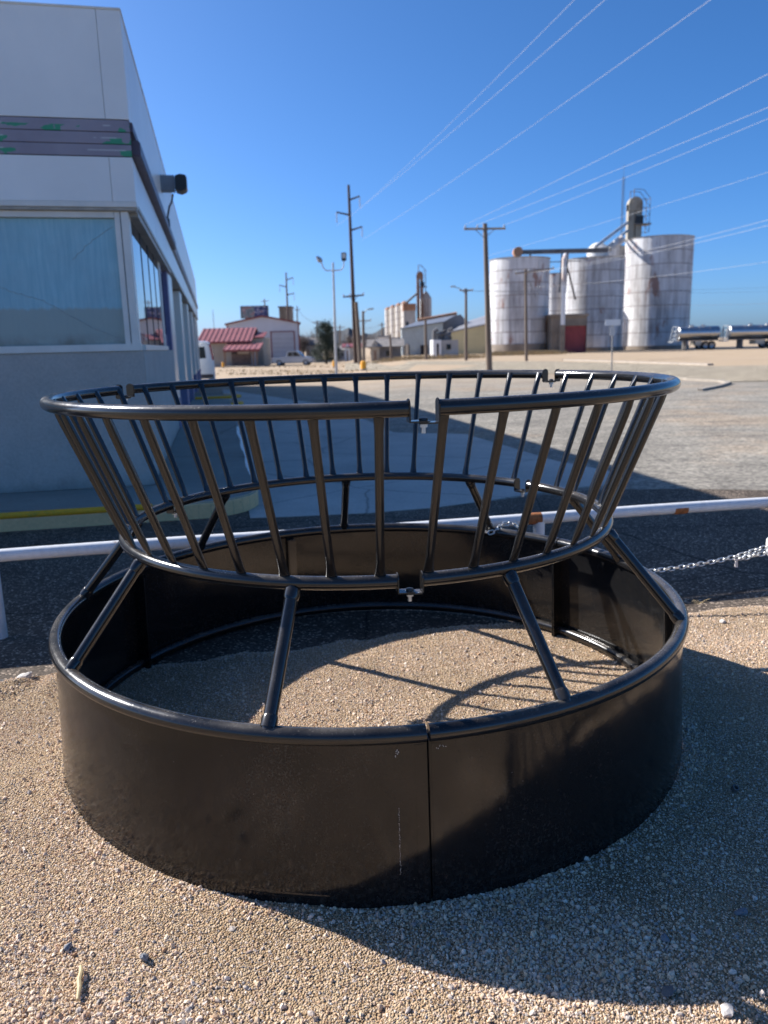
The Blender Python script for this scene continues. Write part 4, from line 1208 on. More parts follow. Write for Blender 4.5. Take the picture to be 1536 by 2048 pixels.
# ================================================================== VEHICLES
def wheel(parent, x, y, z, r, w, axis='y'):
    prof = [(r * 0.62, -w / 2), (r * 0.92, -w / 2), (r, -w * 0.32), (r, w * 0.32), (r * 0.92, w / 2), (r * 0.62, w / 2)]
    o = MB().lathe(prof, 24).build('wheel', M_TYRE, parent, True)
    o.location = (x, y, z); o.rotation_euler = (PI / 2, 0, 0) if axis == 'y' else (0, PI / 2, 0)
    rim = MB().lathe([(0.0, w * 0.30), (r * 0.2, w * 0.32), (r * 0.30, w * 0.22), (r * 0.58, w * 0.30), (r * 0.64, w * 0.42), (r * 0.64, -w * 0.42), (r * 0.3, -w * 0.30), (0.0, -w * 0.3)], 20).build('rim', M_RIM, o, True)
    return o
def van():
    e = at(433, 760, 38)
    z = tz(e.x, e.y)
    t = thing('white_van', 'white cargo van seen from behind past the end of the store', 'van', (e.x - 1.05, e.y, z), R(13))
    # body: loft of rounded sections along y
    def sec(y, w, zr, wtop):
        return [(-w, y, 0.30), (-w * 1.0, y, 0.85), (-w * 0.985, y, 1.15), (-wtop, y, zr - 0.22), (-wtop * 0.90, y, zr - 0.06), (-wtop * 0.70, y, zr), (wtop * 0.70, y, zr), (wtop * 0.90, y, zr - 0.06), (wtop, y, zr - 0.22), (w * 0.985, y, 1.15), (w, y, 0.85), (w, y, 0.30)]
    ss = [sec(0.0, 0.93, 2.0, 0.80), sec(0.05, 0.985, 2.06, 0.86), sec(0.3, 1.0, 2.09, 0.88), sec(3.6, 1.0, 2.09, 0.88), sec(4.3, 0.99, 1.65, 0.85), sec(4.5, 0.98, 1.30, 0.86), sec(5.3, 0.95, 1.15, 0.84), sec(5.6, 0.85, 0.9, 0.8)]
    mb = MB()
    n = 12
    for s in ss: mb.v += s
    for i in range(len(ss) - 1):
        for k in range(n):
            l = (k + 1) % n
            mb.f.append((i * n + k, i * n + l, (i + 1) * n + l, (i + 1) * n + k))
    mb.f.append(tuple(range(n))); mb.f.append(tuple((len(ss) - 1) * n + k for k in range(n)))
    mb.build('body', M_VANWHITE, t, True)
    for s in (-1, 1):
        x0, x1 = sorted((s * 0.10, s * 0.60))
        MB().prism([(x0, 1.28), (x1, 1.28), (x1 * 0.93 + x0 * 0.07, 1.82), (x0, 1.82)], 'y', -0.012, 0.06).build('rear_window', M_DARKGLASS, t)
        q = [(s * 0.90, 1.18), (s * 0.965, 1.20), (s * 0.86, 1.92), (s * 0.79, 1.94)]
        MB().prism(q, 'y', -0.014, 0.09).build('tail_light', M_REDLENS, t)
        wheel(t, s * 0.87, 0.95, 0.36, 0.36, 0.24, 'x'); wheel(t, s * 0.87, 4.4, 0.36, 0.36, 0.24, 'x')
        MB().box(s * 0.995 - 0.012, s * 0.995 + 0.012, 0.9, 2.0, 1.3, 1.75).build('side_window', M_DARKGLASS, t)
    MB().box(-0.006, 0.006, -0.006, 0.03, 0.5, 1.98).build('door_gap', M_SEAM, t)
    MB().box(-0.9, 0.9, -0.10, 0.02, 0.36, 0.52).build('bumper', M_SEAM, t, False, 0.02)
van()
def pickup():
    e = base(588, 731)
    sc_ = e.y * 78 / F / 5.2
    t = thing('pickup_truck', 'silver pickup truck parked before the white metal building', 'pickup', e, R(-6))
    k = max(0.8, min(1.15, sc_))
    t.scale = (k, k, k)
    hw = 0.95
    MB().prism([(-2.75, 0.5), (-2.75, 1.08), (-0.75, 1.10), (-0.75, 1.12), (1.35, 1.12), (2.45, 1.02), (2.65, 0.85), (2.65, 0.45), (2.2, 0.40), (-2.2, 0.40)], 'y', -hw, hw).build('body', M_SILVER, t, False, 0.05)
    MB().prism([(-0.9, 1.1), (-0.72, 1.78), (-0.5, 1.86), (0.55, 1.86), (0.75, 1.80), (1.42, 1.1)], 'y', -hw * 0.84, hw * 0.84).build('cab', M_SILVER, t, False, 0.05)
    for s in (-1, 1):
        MB().prism([(-0.62, 1.2), (-0.52, 1.70), (0.0, 1.74), (0.0, 1.2)], 'y', s * hw * 0.845 - 0.01, s * hw * 0.845 + 0.01).build('side_window', M_DARKGLASS, t)
        MB().prism([(0.08, 1.2), (0.08, 1.74), (0.55, 1.74), (1.1, 1.2)], 'y', s * hw * 0.845 - 0.01, s * hw * 0.845 + 0.01).build('side_window', M_DARKGLASS, t)
        for x in (-1.75, 1.75): wheel(t, x, s * (hw - 0.12), 0.39, 0.39, 0.26)
        MB().box(2.60, 2.67, s * 0.72 - 0.15, s * 0.72 + 0.15, 0.74, 0.90).build('headlight', M_CLEARLENS, t)
        MB().box(-2.77, -2.70, s * 0.86 - 0.07, s * 0.86 + 0.07, 0.7, 1.05).build('tail_light', M_REDLENS, t)
    MB().prism([(1.43, 1.14), (0.80, 1.77), (0.77, 1.75), (1.38, 1.12)], 'y', -0.7, 0.7).build('windscreen', M_DARKGLASS, t)
    MB().box(2.6, 2.78, -0.9, 0.9, 0.42, 0.60).build('bumper', M_RIM, t, False, 0.03)
    MB().box(-2.9, -2.72, -0.9, 0.9, 0.45, 0.60).build('bumper', M_RIM, t, False, 0.03)
pickup()
def trailer(px0, px1, Y, lab):
    a = at(px0, 700, Y); b = at(px1, 694, Y)
    Ln = b.x - a.x
    z = 0.0
    t = thing('tank_trailer', lab, 'tank trailer', (a.x, Y, z), R(0), 'tank trailers parked beside the silos')
    r_ = 0.82; zc = 2.05
    prof = []
    mb = MB()
    xs = [(0, 0.55), (0.06, 0.72), (0.16, 0.82), (Ln - 0.16, 0.82), (Ln - 0.06, 0.72), (Ln, 0.55)]
    mb.tube([(x, 0, zc) for x, _ in xs], [q for _, q in xs], 28)
    mb.build('tank', M_POLISH, t, True)
    for f in (0.25, 0.5, 0.75):
        MB().lathe([(0.825, -0.05), (0.85, -0.05), (0.85, 0.05), (0.825, 0.05)], 28).build('hoop', M_POLISH, t, True).matrix_local = Matrix.Translation((Ln * f, 0, zc)) @ Matrix.Rotation(PI / 2, 4, 'Y')
    MB().box(0.2, Ln - 0.2, -0.45, 0.45, 1.08, 1.24).build('frame', M_STEELGREY, t)
    for f in (0.35, 0.62):
        MB().tube([(Ln * f, 0, zc + 0.78), (Ln * f, 0, zc + 0.98), (Ln * f, 0, zc + 1.03)], [0.28, 0.28, 0.18], 16).build('manhole', M_POLISH, t, True)
    mb = MB()
    for y in (-0.7, 0.7):
        mb.tube([(-0.25, y, 1.0), (-0.25, y, 2.9)], 0.07, 8); mb.tube([(-0.6, y, 1.0), (-0.25, y, 2.9)], 0.05, 8)
    for z_ in (1.3, 1.8, 2.3, 2.85): mb.tube([(-0.25, -0.7, z_), (-0.25, 0.7, z_)], 0.05, 8)
    mb.box(-0.75, -0.2, -0.8, 0.8, 0.95, 1.1)
    mb.build('end_ladder', M_SPOUT, t)
    for f in (0.62, 0.76):
        for s in (-1, 1): wheel(t, Ln * f, s * 0.95, 0.52, 0.52, 0.45)
    MB().box(Ln * 0.2 - 0.1, Ln * 0.2 + 0.1, -0.7, 0.7, 0.05, 1.08).build('landing_leg', M_STEELGREY, t)
    MB().box(Ln * 0.40, Ln * 0.54, -0.9, 0.9, 0.55, 1.05).build('tool_box', M_CREAMWALL, t)
trailer(1352, 1436, 100, 'polished tank trailer in front of the right silo')
trailer(1453, 1580, 99, 'polished tank trailer running off the right edge')

# ================================================================== BACKGROUND BUILDINGS
def W(px, py, Y, o=Vector((0, 0, 0))): return at(px, py, Y) - o

def red_office():
    b0 = base(405, 735); Y = b0.y
    z0 = b0.z
    x = lambda p: at(p, 715, Y).x - b0.x
    zz = lambda p, q=470: at(q, p, Y).z - z0
    t = thing('red_roof_office', 'low tan office with red ribbed metal roof and porch', 'building', (b0.x, Y, z0))
    x0, x1, x2 = x(398), x(502), x(524)
    ze, zr = zz(684), zz(656)
    D = 9.0
    MB().box(x0, x1, 0.3, D, 0, ze).build('wall', M_TANWALL, t)
    mb = MB().prism([(-0.1, ze - 0.05), (-0.1, ze + 0.08), (D / 2, zr + 0.12), (D + 0.2, ze + 0.08), (D + 0.2, ze - 0.05), (D / 2, zr)], 'x', x0 - 0.2, x1 + 0.2)
    rf = mb.build('roof', M_REDROOF, t)
    k = 0
    xx = x0
    sl = math.atan2(zr + 0.12 - ze - 0.08, D / 2 + 0.1)
    ll = math.hypot(zr + 0.04 - ze, D / 2 + 0.1)
    rib = MB().box(-0.05, 0.05, 0, ll, 0, 0.07).mesh('roof_rib', M_REDROOF)
    while xx < x1 + 0.1:
        o = obj('roof_rib', rib, rf); o.location = (xx, -0.1, ze + 0.082); o.rotation_euler = (sl, 0, 0)
        xx += 0.62
    MB().box(x0 - 0.2, x1 + 0.2, -0.14, -0.105, ze - 0.14, ze + 0.09).build('fascia_board', M_REDTRIM, t)
    # lower wing at right
    MB().box(x1 + 0.002, x2, 1.5, D - 1, 0, zz(676)).build('wing_wall', M_TANWALL, t)
    MB().prism([(1.2, zz(677)), (1.2, zz(675)), (D / 2, zz(664)), (D / 2, zz(666))], 'x', x1 + 0.25, x2 + 0.2).build('wing_roof', M_REDTRIM, t)
    # porch
    px0, px1 = x(457), x(528)
    zp0, zp1 = zz(700), zz(687)
    pr = MB().prism([(-3.2, zp0 - 0.1), (-3.2, zp0 + 0.05), (0.28, zp1), (0.28, zp1 - 0.12)], 'x', px0, px1).build('porch_roof', M_REDROOF, t)
    q = px0
    pl = math.hypot(3.48, zp1 - zp0 - 0.05)
    rm_ = MB().box(-0.05, 0.05, 0, pl, 0, 0.06).mesh('roof_rib', M_REDROOF)
    while q < px1:
        o = obj('roof_rib', rm_, pr); o.location = (q, -3.2, zp0 + 0.052); o.rotation_euler = (math.atan2(zp1 - zp0 - 0.05, 3.48), 0, 0); q += 0.62
    MB().box(px0, px1, -3.24, -3.205, zp0 - 0.22, zp0 + 0.04).build('fascia_board', M_REDTRIM, t)
    MB().box(x(463), x(500), 0.1, 0.298, 0, zp0 - 0.1).build('brick_panel', M_BRICKBR, t)
    MB().box(x(476), x(499), 0.05, 0.099, 1.55, zp0 - 0.1).build('cream_panel', M_CREAMWALL, t)
    wn_ = MB().box(x(464), x(474), 0.0, 0.098, 1.6, 2.5).build('window', M_DARKGLASS, t)
    MB().box(x(502), x(512), 0.15, 0.29, 0, 2.3).build('door', M_DOORGREY, t)
    for p_ in (459, 514, 521):
        o = MB().box(x(p_) - 0.11, x(p_) + 0.11, -3.0, -2.78, 0, zp0 - 0.1).build('porch_post', M_WOODPOST, t)
    MB().box(px0 - 0.3, px1 + 0.6, -4.2, 0.09, 0.0, 0.12).build('porch_slab', M_KERB, t)
red_office()

def white_barn():
    b0 = base(525, 727); Y = b0.y; z0 = b0.z
    x = lambda p: at(p, 690, Y).x - b0.x
    zz = lambda p, q=525: at(q, p, Y).z - z0
    t = thing('white_metal_building', 'white metal building with roller door and dark red roof edge', 'building', (b0.x, Y, z0), R(7))
    xl, xr, xm = x(457), x(599), x(527)
    zl, zr, zm = zz(652, 457), zz(643, 599), zz(634, 527)
    ze = (zl + zr) / 2
    D = 22
    MB().prism([(xl, 0), (xr, 0), (xr, ze), (xm, zm), (xl, ze)], 'y', 0, D).build('wall', M_WHITEWALL, t)
    MB().prism([(xl - 0.3, ze - 0.12), (xm, zm + 0.02), (xr + 0.3, ze - 0.12), (xr + 0.3, ze + 0.14), (xm, zm + 0.28), (xl - 0.3, ze + 0.14)], 'y', -0.3, D + 0.3).build('roof', M_REDTRIM, t)
    dx0, dx1, dz = x(544), x(588), zz(664, 566)
    d = MB().box(dx0, dx1, -0.06, -0.005, 0.0, dz).build('roller_door', M_DOORGREY, t)
    n = 7
    for i in range(1, n):
        MB().box(dx0, dx1, -0.085, -0.062, dz * i / n - 0.03, dz * i / n + 0.03).build('door_rib', M_WHITEWALL, d)
    mb = MB().box(dx0 - 0.18, dx0 - 0.002, -0.1, -0.004, 0, dz + 0.15).box(dx1 + 0.002, dx1 + 0.18, -0.1, -0.004, 0, dz + 0.15).box(dx0, dx1, -0.1, -0.004, dz + 0.002, dz + 0.15)
    mb.build('door_frame', M_REDTRIM, t)
    MB().box(xr - 0.15, xr + 0.05, -0.08, -0.004, 0, ze - 0.15).build('corner_trim', M_REDTRIM, t)
    MB().box(xl - 0.05, xl + 0.12, -0.08, -0.004, 0, ze - 0.15).build('corner_trim', M_REDTRIM, t)
    return Y
YB = white_barn()

def poster():
    mt, nt, b = nmat('billboard_poster')
    v = coords(nt, 'Object')
    sx = nt.nodes.new('ShaderNodeSeparateXYZ'); L(nt, v, sx.inputs[0])
    left = ramp(nt, noisen(nt, v, 1.3, 4), [(0.35, (0.07, 0.09, 0.10)), (0.5, (0.20, 0.24, 0.25)), (0.6, (0.30, 0.12, 0.11)), (0.7, (0.45, 0.46, 0.47))])
    right = ramp(nt, noisen(nt, coords(nt, 'Object', (1, 1, 2.2)), 1.1, 4), [(0.4, (0.02, 0.03, 0.10)), (0.53, (0.04, 0.05, 0.16)), (0.57, (0.5, 0.5, 0.52)), (0.66, (0.22, 0.06, 0.06))])
    sp = ramp(nt, sx.outputs['X'], [(0.0, 0.0), (0.001, 1.0)])
    L(nt, mixc(nt, sp, left, right), b.inputs['Base Color'])
    b.inputs['Roughness'].default_value = 0.6
    return mt
def billboard():
    Y = YB + 30
    c = at(509, 624, Y)
    zg = tz(c.x, Y)
    w = at(537, 624, Y).x - at(481, 624, Y).x
    h = at(509, 612, Y).z - at(509, 637, Y).z
    t = thing('billboard', 'dark framed roadside billboard rising behind the white metal building', 'billboard', (c.x, Y, zg))
    zb = c.z - zg
    o = MB().box(-w / 2 + 0.15, w / 2 - 0.15, -0.16, -0.1, -h / 2 + 0.15, h / 2 - 0.15).build('poster', poster(), t, loc=(0, 0, zb))
    mb = MB().box(-w / 2, w / 2, -0.09, 0.25, -h / 2, h / 2)
    mb.build('frame', M_STEELGREY, t, loc=(0, 0, zb))
    for s in (-0.33, 0.0, 0.33):
        MB().box(w * s - 0.15, w * s + 0.15, 0.26, 0.56, 0, zb + h * 0.3).build('post', M_STEELGREY, t)
billboard()
# grey ribbed headhouse behind the barn roof
Y = YB + 45
a = at(559, 640, Y); b = at(581, 615, Y)
t = thing('grey_headhouse', 'grey ribbed elevator headhouse behind the white metal building', 'building', (a.x, Y, tz(a.x, Y)))
MB().box(0, b.x - a.x, 0, 5, 0, b.z - tz(a.x, Y)).build('wall', M_CONC, t)
for i in range(5):
    w = (b.x - a.x)
    MB().box(w * (i + 0.4) / 5, w * (i + 0.6) / 5, -0.15, -0.002, 0, b.z - tz(a.x, Y)).build('rib', M_CONC, t)
MB().box(-0.2, b.x - a.x + 0.2, -0.3, 5.2, b.z - tz(a.x, Y) + 0.002, b.z - tz(a.x, Y) + 0.3).build('roof', M_STEELGREY, t)

# blue-grey mill building
def blue_mill():
    b0 = base(804, 712); Y = b0.y
    x = lambda p: at(p, 690, Y).x - b0.x
    zz = lambda p, q: at(q, p, Y).z
    t = thing('blue_metal_mill', 'pale blue metal mill building with slate roof and rusty ridge', 'building', (b0.x, Y, 0))
    x0, x1, x2 = 0.0, x(886), x(932)
    zl, zr = zz(657, 804), zz(643, 886)
    MB().prism([(x0, 0), (x1, 0), (x1, zr), (x0, zl)], 'y', 0, 4).build('wall', M_BLUEWALL, t)
    zrd = zz(630, 905)
    mb = MB()
    v = [(x0 - 0.2, -0.3, zl + 0.02), (x1 + 0.2, -0.3, zr + 0.02), (x2 - 0.6, 7.0, zrd + 0.3), (x0 + 2.6, 7.0, zz(643, 848) + 0.2)]
    mb.quad(*v); mb.quad(*[(p[0], p[1], p[2] - 0.15) for p in v][::-1])
    for i in range(4):
        a_, b_ = v[i], v[(i + 1) % 4]
        mb.quad(a_, b_, (b_[0], b_[1], b_[2] - 0.15), (a_[0], a_[1], a_[2] - 0.15))
    mb.build('roof', M_SLATEROOF, t)
    MB().tube([(v[3][0], 7.0, v[3][2] + 0.12), (v[2][0], 7.0, v[2][2] + 0.12)], 0.28, 8).build('ridge_cap', M_RUSTROOF, t)
    MB().prism([(0.002 + x1, 0), (x2, 0), (x2, zz(636, 932)), (x2 - 0.6, zrd + 0.15), (x1 + 0.002, zr)], 'y', 2.0, 12).build('end_wall', M_SLATEROOF, t)
    MB().box(x0 + 0.3, x0 + 1.1, -0.05, -0.004, 0, zz(690, 812)).build('door', M_STEELGREY, t)
    MB().box(x(820), x(838), -0.05, -0.004, 0.1, zz(688, 826)).build('bay_panel', M_BLUEWALL, t)
    MB().box(x(841), x(856), -0.06, -0.004, 0.0, zz(690, 850)).build('bay_opening', M_DARKOPEN, t)
    MB().box(x(811), x(816), -0.4, -0.1, 0.0, zz(688, 812)).build('post', M_CREAMWALL, t)
blue_mill()
def yellow_shed():
    Y = base(940, 712).y + 18
    b0 = at(902, 700, Y)
    x = lambda p: at(p, 690, Y).x - b0.x
    zz = lambda p, q: at(q, p, Y).z
    t = thing('yellow_metal_shed', 'long pale yellow metal shed with grey roof beside the silos', 'building', (b0.x, Y, 0))
    xr = x(1000)
    z0, z1 = zz(663, 905), zz(648, 975)
    MB().prism([(0, 0), (xr, 0), (xr, z1 + 0.4), (0, z0)], 'y', 0, 14).build('wall', M_YELLOWWALL, t)
    D = 7
    zr_ = zz(622, 985)
    v = [(-0.3, -0.3, z0), (xr, -0.3, z1 + 0.45), (xr, D, zr_), (3.0, D, zz(640, 940))]
    mb = MB(); mb.quad(*v); mb.quad(*[(p[0], p[1], p[2] - 0.2) for p in v][::-1])
    for i in range(4):
        a_, b_ = v[i], v[(i + 1) % 4]
        mb.quad(a_, b_, (b_[0], b_[1], b_[2] - 0.2), (a_[0], a_[1], a_[2] - 0.2))
    mb.build('roof', M_GREYROOF, t)
yellow_shed()
def pale_block():
    b0 = base(866, 714); Y = b0.y - 4
    b0 = at(866, 713, Y)
    x = lambda p: at(p, 700, Y).x - b0.x
    zz = lambda p, q=890: at(q, p, Y).z
    t = thing('pale_block_building', 'small pale flat roofed block building with pipes on its roof', 'building', (b0.x, Y, 0))
    xa, xb = x(882), x(917)
    h = zz(680)
    MB().box(0.0, xa - 0.002, -0.5, 5, 0, h + 0.05).build('white_wall', M_WHITE, t)
    MB().box(xa, xb, 0, 5, 0, h).build('wall', M_PALEWALL, t)
    MB().box(x(893), x(902), -0.04, -0.004, h * 0.45, h * 0.75).build('window', M_DARKGLASS, t)
    MB().box(x(873), x(877), -0.54, -0.504, 0, h * 0.8).build('door', M_DARKOPEN, t)
    for px, top, r_ in ((871, 662, 0.25), (880, 668, 0.2), (886, 664, 0.16), (901, 660, 0.22), (896, 672, 0.5)):
        MB().tube([(x(px), 1.5, h), (x(px), 1.5, zz(top, px)), (x(px) + 0.4, 1.5, zz(top, px) + 0.15)], r_, 8).build('roof_pipe', M_STEELGREY, t)
    MB().tube([(x(868), 1.2, zz(668)), (x(905), 1.2, zz(667))], 0.12, 6).build('roof_pipe', M_STEELGREY, t)
pale_block()
def small_house(pxl, pxm, pxr, yb, ye, yr, Y, lab, w1, w2, roof):
    b0 = at(pxl, yb, Y); zg = tz(b0.x, Y)
    x = lambda p: at(p, yb, Y).x - b0.x
    zz = lambda p, q=pxm: at(q, p, Y).z - zg
    t = thing('small_house', lab, 'house', (b0.x, Y, zg))
    xm, xr = x(pxm), x(pxr)
    he, hr = zz(ye), zz(yr)
    MB().prism([(0, 0), (xm, 0), (xm, he), (xm / 2, hr), (0, he)], 'y', 0, 6).build('gable_wall', w1, t)
    MB().box(xm + 0.002, xr, 0.1, 6, 0, he).build('wall', w2, t)
    MB().prism([(-0.3, he - 0.1), (-0.3, he), (3, hr + 0.1), (6.3, he), (6.3, he - 0.1), (3, hr)], 'x', -0.5, xr + 0.4).build('roof', roof, t)
    MB().box(xm + (xr - xm) * 0.3, xm + (xr - xm) * 0.5, 0.05, 0.098, he * 0.35, he * 0.7).build('window', M_DARKGLASS, t)
    MB().box(xm * 0.35, xm * 0.65, -0.05, -0.003, 0, he * 0.75).build('door', M_WOODPOST, t)
small_house(742, 759, 803, 716, 693, 680, 96, 'small house with tan end wall and dark long side', M_TANWALL, M_STEELGREY, M_SHINGLE)
small_house(690, 700, 722, 716, 694, 688, 130, 'low white house with red roof behind the tall pole', M_WHITE, M_PALEWALL, M_REDTRIM)
small_house(612, 622, 642, 716, 690, 676, 150, 'pale house left of the dark conifer', M_PALEWALL, M_CREAMWALL, M_SHINGLE)
small_house(668, 680, 694, 718, 700, 692, 140, 'grey house right of the dark conifer', M_PALEWALL, M_DOORGREY, M_SHINGLE)
small_house(436, 444, 452, 728, 712, 706, 150, 'far pale shed beside the white van', M_PALEWALL, M_CREAMWALL, M_SHINGLE)
Y = 125
for px0, px1, py0, py1, mt_, lab in ((757, 779, 674, 700, M_WHITE, 'white sign board shed behind the small dark house'), (780, 806, 678, 705, M_DOORGREY, 'grey box shed between the house and the mill')):
    a = at(px0, py1, Y); b = at(px1, py0, Y)
    t = thing('box_shed', lab, 'shed', (a.x, Y, 0), 0)
    MB().box(0, b.x - a.x, 0, 5, 0, b.z).build('wall', mt_, t)
    MB().box(-0.2, b.x - a.x + 0.2, -0.2, 5.2, b.z + 0.002, b.z + 0.25).build('roof', M_GREYROOF, t)
    MB().box((b.x - a.x) * 0.3, (b.x - a.x) * 0.55, -0.05, -0.004, 0, min(2.3, b.z * 0.6)).build('door', M_STEELGREY, t)

# ================================================================== SILOS
def silo(pxl, pxr, ytop, ybot, Y, lab, rings=7, core_only=False, base_h=0.5):
    a = at(pxl, ybot, Y); b = at(pxr, ybot, Y)
    tl = at(pxl, ytop, Y); tr_ = at(pxr, ytop, Y)
    r_ = (tr_.x - tl.x) / 2 * 0.985
    cx = (a.x + b.x + tl.x + tr_.x) / 4 * (1 + r_ / Y)
    r_ *= 1 + r_ / Y
    h = (tl.z + tr_.z) / 2
    t = thing('grain_silo', lab, 'silo', (cx, Y + r_, 0), 0, 'white grain silos')
    MB().lathe([(r_ - 0.06, 0), (r_ - 0.06, h - 0.02)], 48).build('shell', M_SILOCORE, t, True)
    MB().lathe([(r_ + 0.12, 0), (r_ + 0.12, base_h), (r_ - 0.05, base_h)], 48).build('footing', M_CONC, t, True)
    n = 26; da = 2 * PI / n
    hh = (h - base_h) / rings
    mb = MB(); g = 0.003
    seg = 3
    for rr in (r_ - 0.05, r_):
        for z in (0.02, hh - 0.02):
            for i in range(seg + 1):
                an = g + (da - 2 * g) * i / seg
                mb.v.append((rr * math.cos(an), rr * math.sin(an), z))
    m_ = seg + 1
    for i in range(seg):
        mb.f.append((2 * m_ + i, 2 * m_ + i + 1, 3 * m_ + i + 1, 3 * m_ + i))
        mb.f.append((m_ + i, m_ + i + 1, 3 * m_ + i + 1, 3 * m_ + i))
        mb.f.append((i, i + 1, 2 * m_ + i + 1, 2 * m_ + i))
    mb.f.append((0, m_, 3 * m_, 2 * m_)); mb.f.append((seg, m_ + seg, 3 * m_ + seg, 2 * m_ + seg))
    pm = mb.mesh('panel', M_SILO, True)
    off = random.uniform(0, da)
    for j in range(rings):
        for i in range(n):
            an = (i + 0.5) * da + off
            if math.sin(an) > 0.55: continue                # the far side, turned away
            o = obj('panel', pm, t); o.location = (0, 0, base_h + j * hh); o.rotation_euler = (0, 0, i * da + off)
        MB().lathe([(r_ + 0.01, base_h + j * hh - 0.04), (r_ + 0.022, base_h + j * hh - 0.02), (r_ + 0.022, base_h + j * hh + 0.02), (r_ + 0.01, base_h + j * hh + 0.04)], 48).build('hoop', M_HOOP, t, True)
    MB().lathe([(r_ + 0.06, h - 0.08), (r_ + 0.10, h + 0.02), (r_ * 0.5, h + r_ * 0.05), (0.01, h + r_ * 0.08)], 48).build('roof', M_SILOROOF, t, True)
    return Vector((cx, Y + r_, h)), r_
s1 = silo(978, 1099, 513, 707, 100, 'leftmost white steel silo behind the utility pole', 7, base_h=1.2)
s2 = silo(1126, 1247, 513, 704, 106, 'middle white silo stained dark above the red door', 7)
s2b = silo(1180, 1268, 492, 700, 122, 'white silo tucked behind the middle one, only its top showing', 8)
s3 = silo(1249, 1381, 470, 700, 110, 'tallest white silo at right with rust patch near its top', 8)
s4 = silo(1094, 1126, 546, 704, 118, 'narrow white bin in the gap between left and middle silos', 6)
# rust patch, peeled paint on the tall silo (its own plates)
def scale_house():
    Y = 99
    a = at(1102, 704, Y); b = at(1174, 632, Y)
    t = thing('concrete_scale_house', 'brown concrete shed with red roller door between the silos', 'shed', (a.x, Y, 0))
    w = b.x - a.x; h = b.z
    dx0 = at(1123, 700, Y).x - a.x; dx1 = at(1170, 700, Y).x - a.x; dz = at(1145, 655, Y).z
    MB().box(0, dx0 - 0.15, 0, 6, 0, h).box(dx1 + 0.15, w, 0, 6, 0, h).box(dx0 - 0.149, dx1 + 0.149, 0, 6, dz + 0.2, h - 0.001).build('wall', M_CONC, t)
    MB().box(-0.2, w + 0.2, -0.25, 6.2, h + 0.002, h + 0.3).build('roof', M_CONC, t)
    d = MB().box(dx0 - 0.148, dx1 + 0.148, 0.25, 0.32, 0.0, dz + 0.198).build('roller_door', M_REDDOOR, t)
    for i in range(1, 7): MB().box(dx0, dx1, 0.225, 0.248, dz * i / 7 - 0.03, dz * i / 7 + 0.03).build('door_rib', M_REDDOOR, d)
scale_house()
Y = 98
a = at(1126, 633, Y); b = at(1126, 518, Y)
t = thing('down_spout', 'white vertical spout pipe with rusty top between left and middle silos', 'pipe', (a.x, Y, 0))
MB().tube([(0, 0, a.z - 1), (0, 0, b.z * 0.72)], 0.27, 14).build('lower_pipe', M_WHITE, t, True)
MB().tube([(0, 0, b.z * 0.72), (0, 0, b.z), (0.3, 0.5, b.z + 0.5)], 0.29, 14).build('upper_pipe', M_RUSTPIPE, t, True)
MB().tube([(0.25, 0.5, b.z - 0.1), (2.2, 3.0, b.z - 4.6)], 0.12, 8).build('brace', M_STEELGREY, t)
MB().box(-0.25, 0.25, -0.2, 0.6, 0, a.z - 1).build('hopper', M_CONC, t)
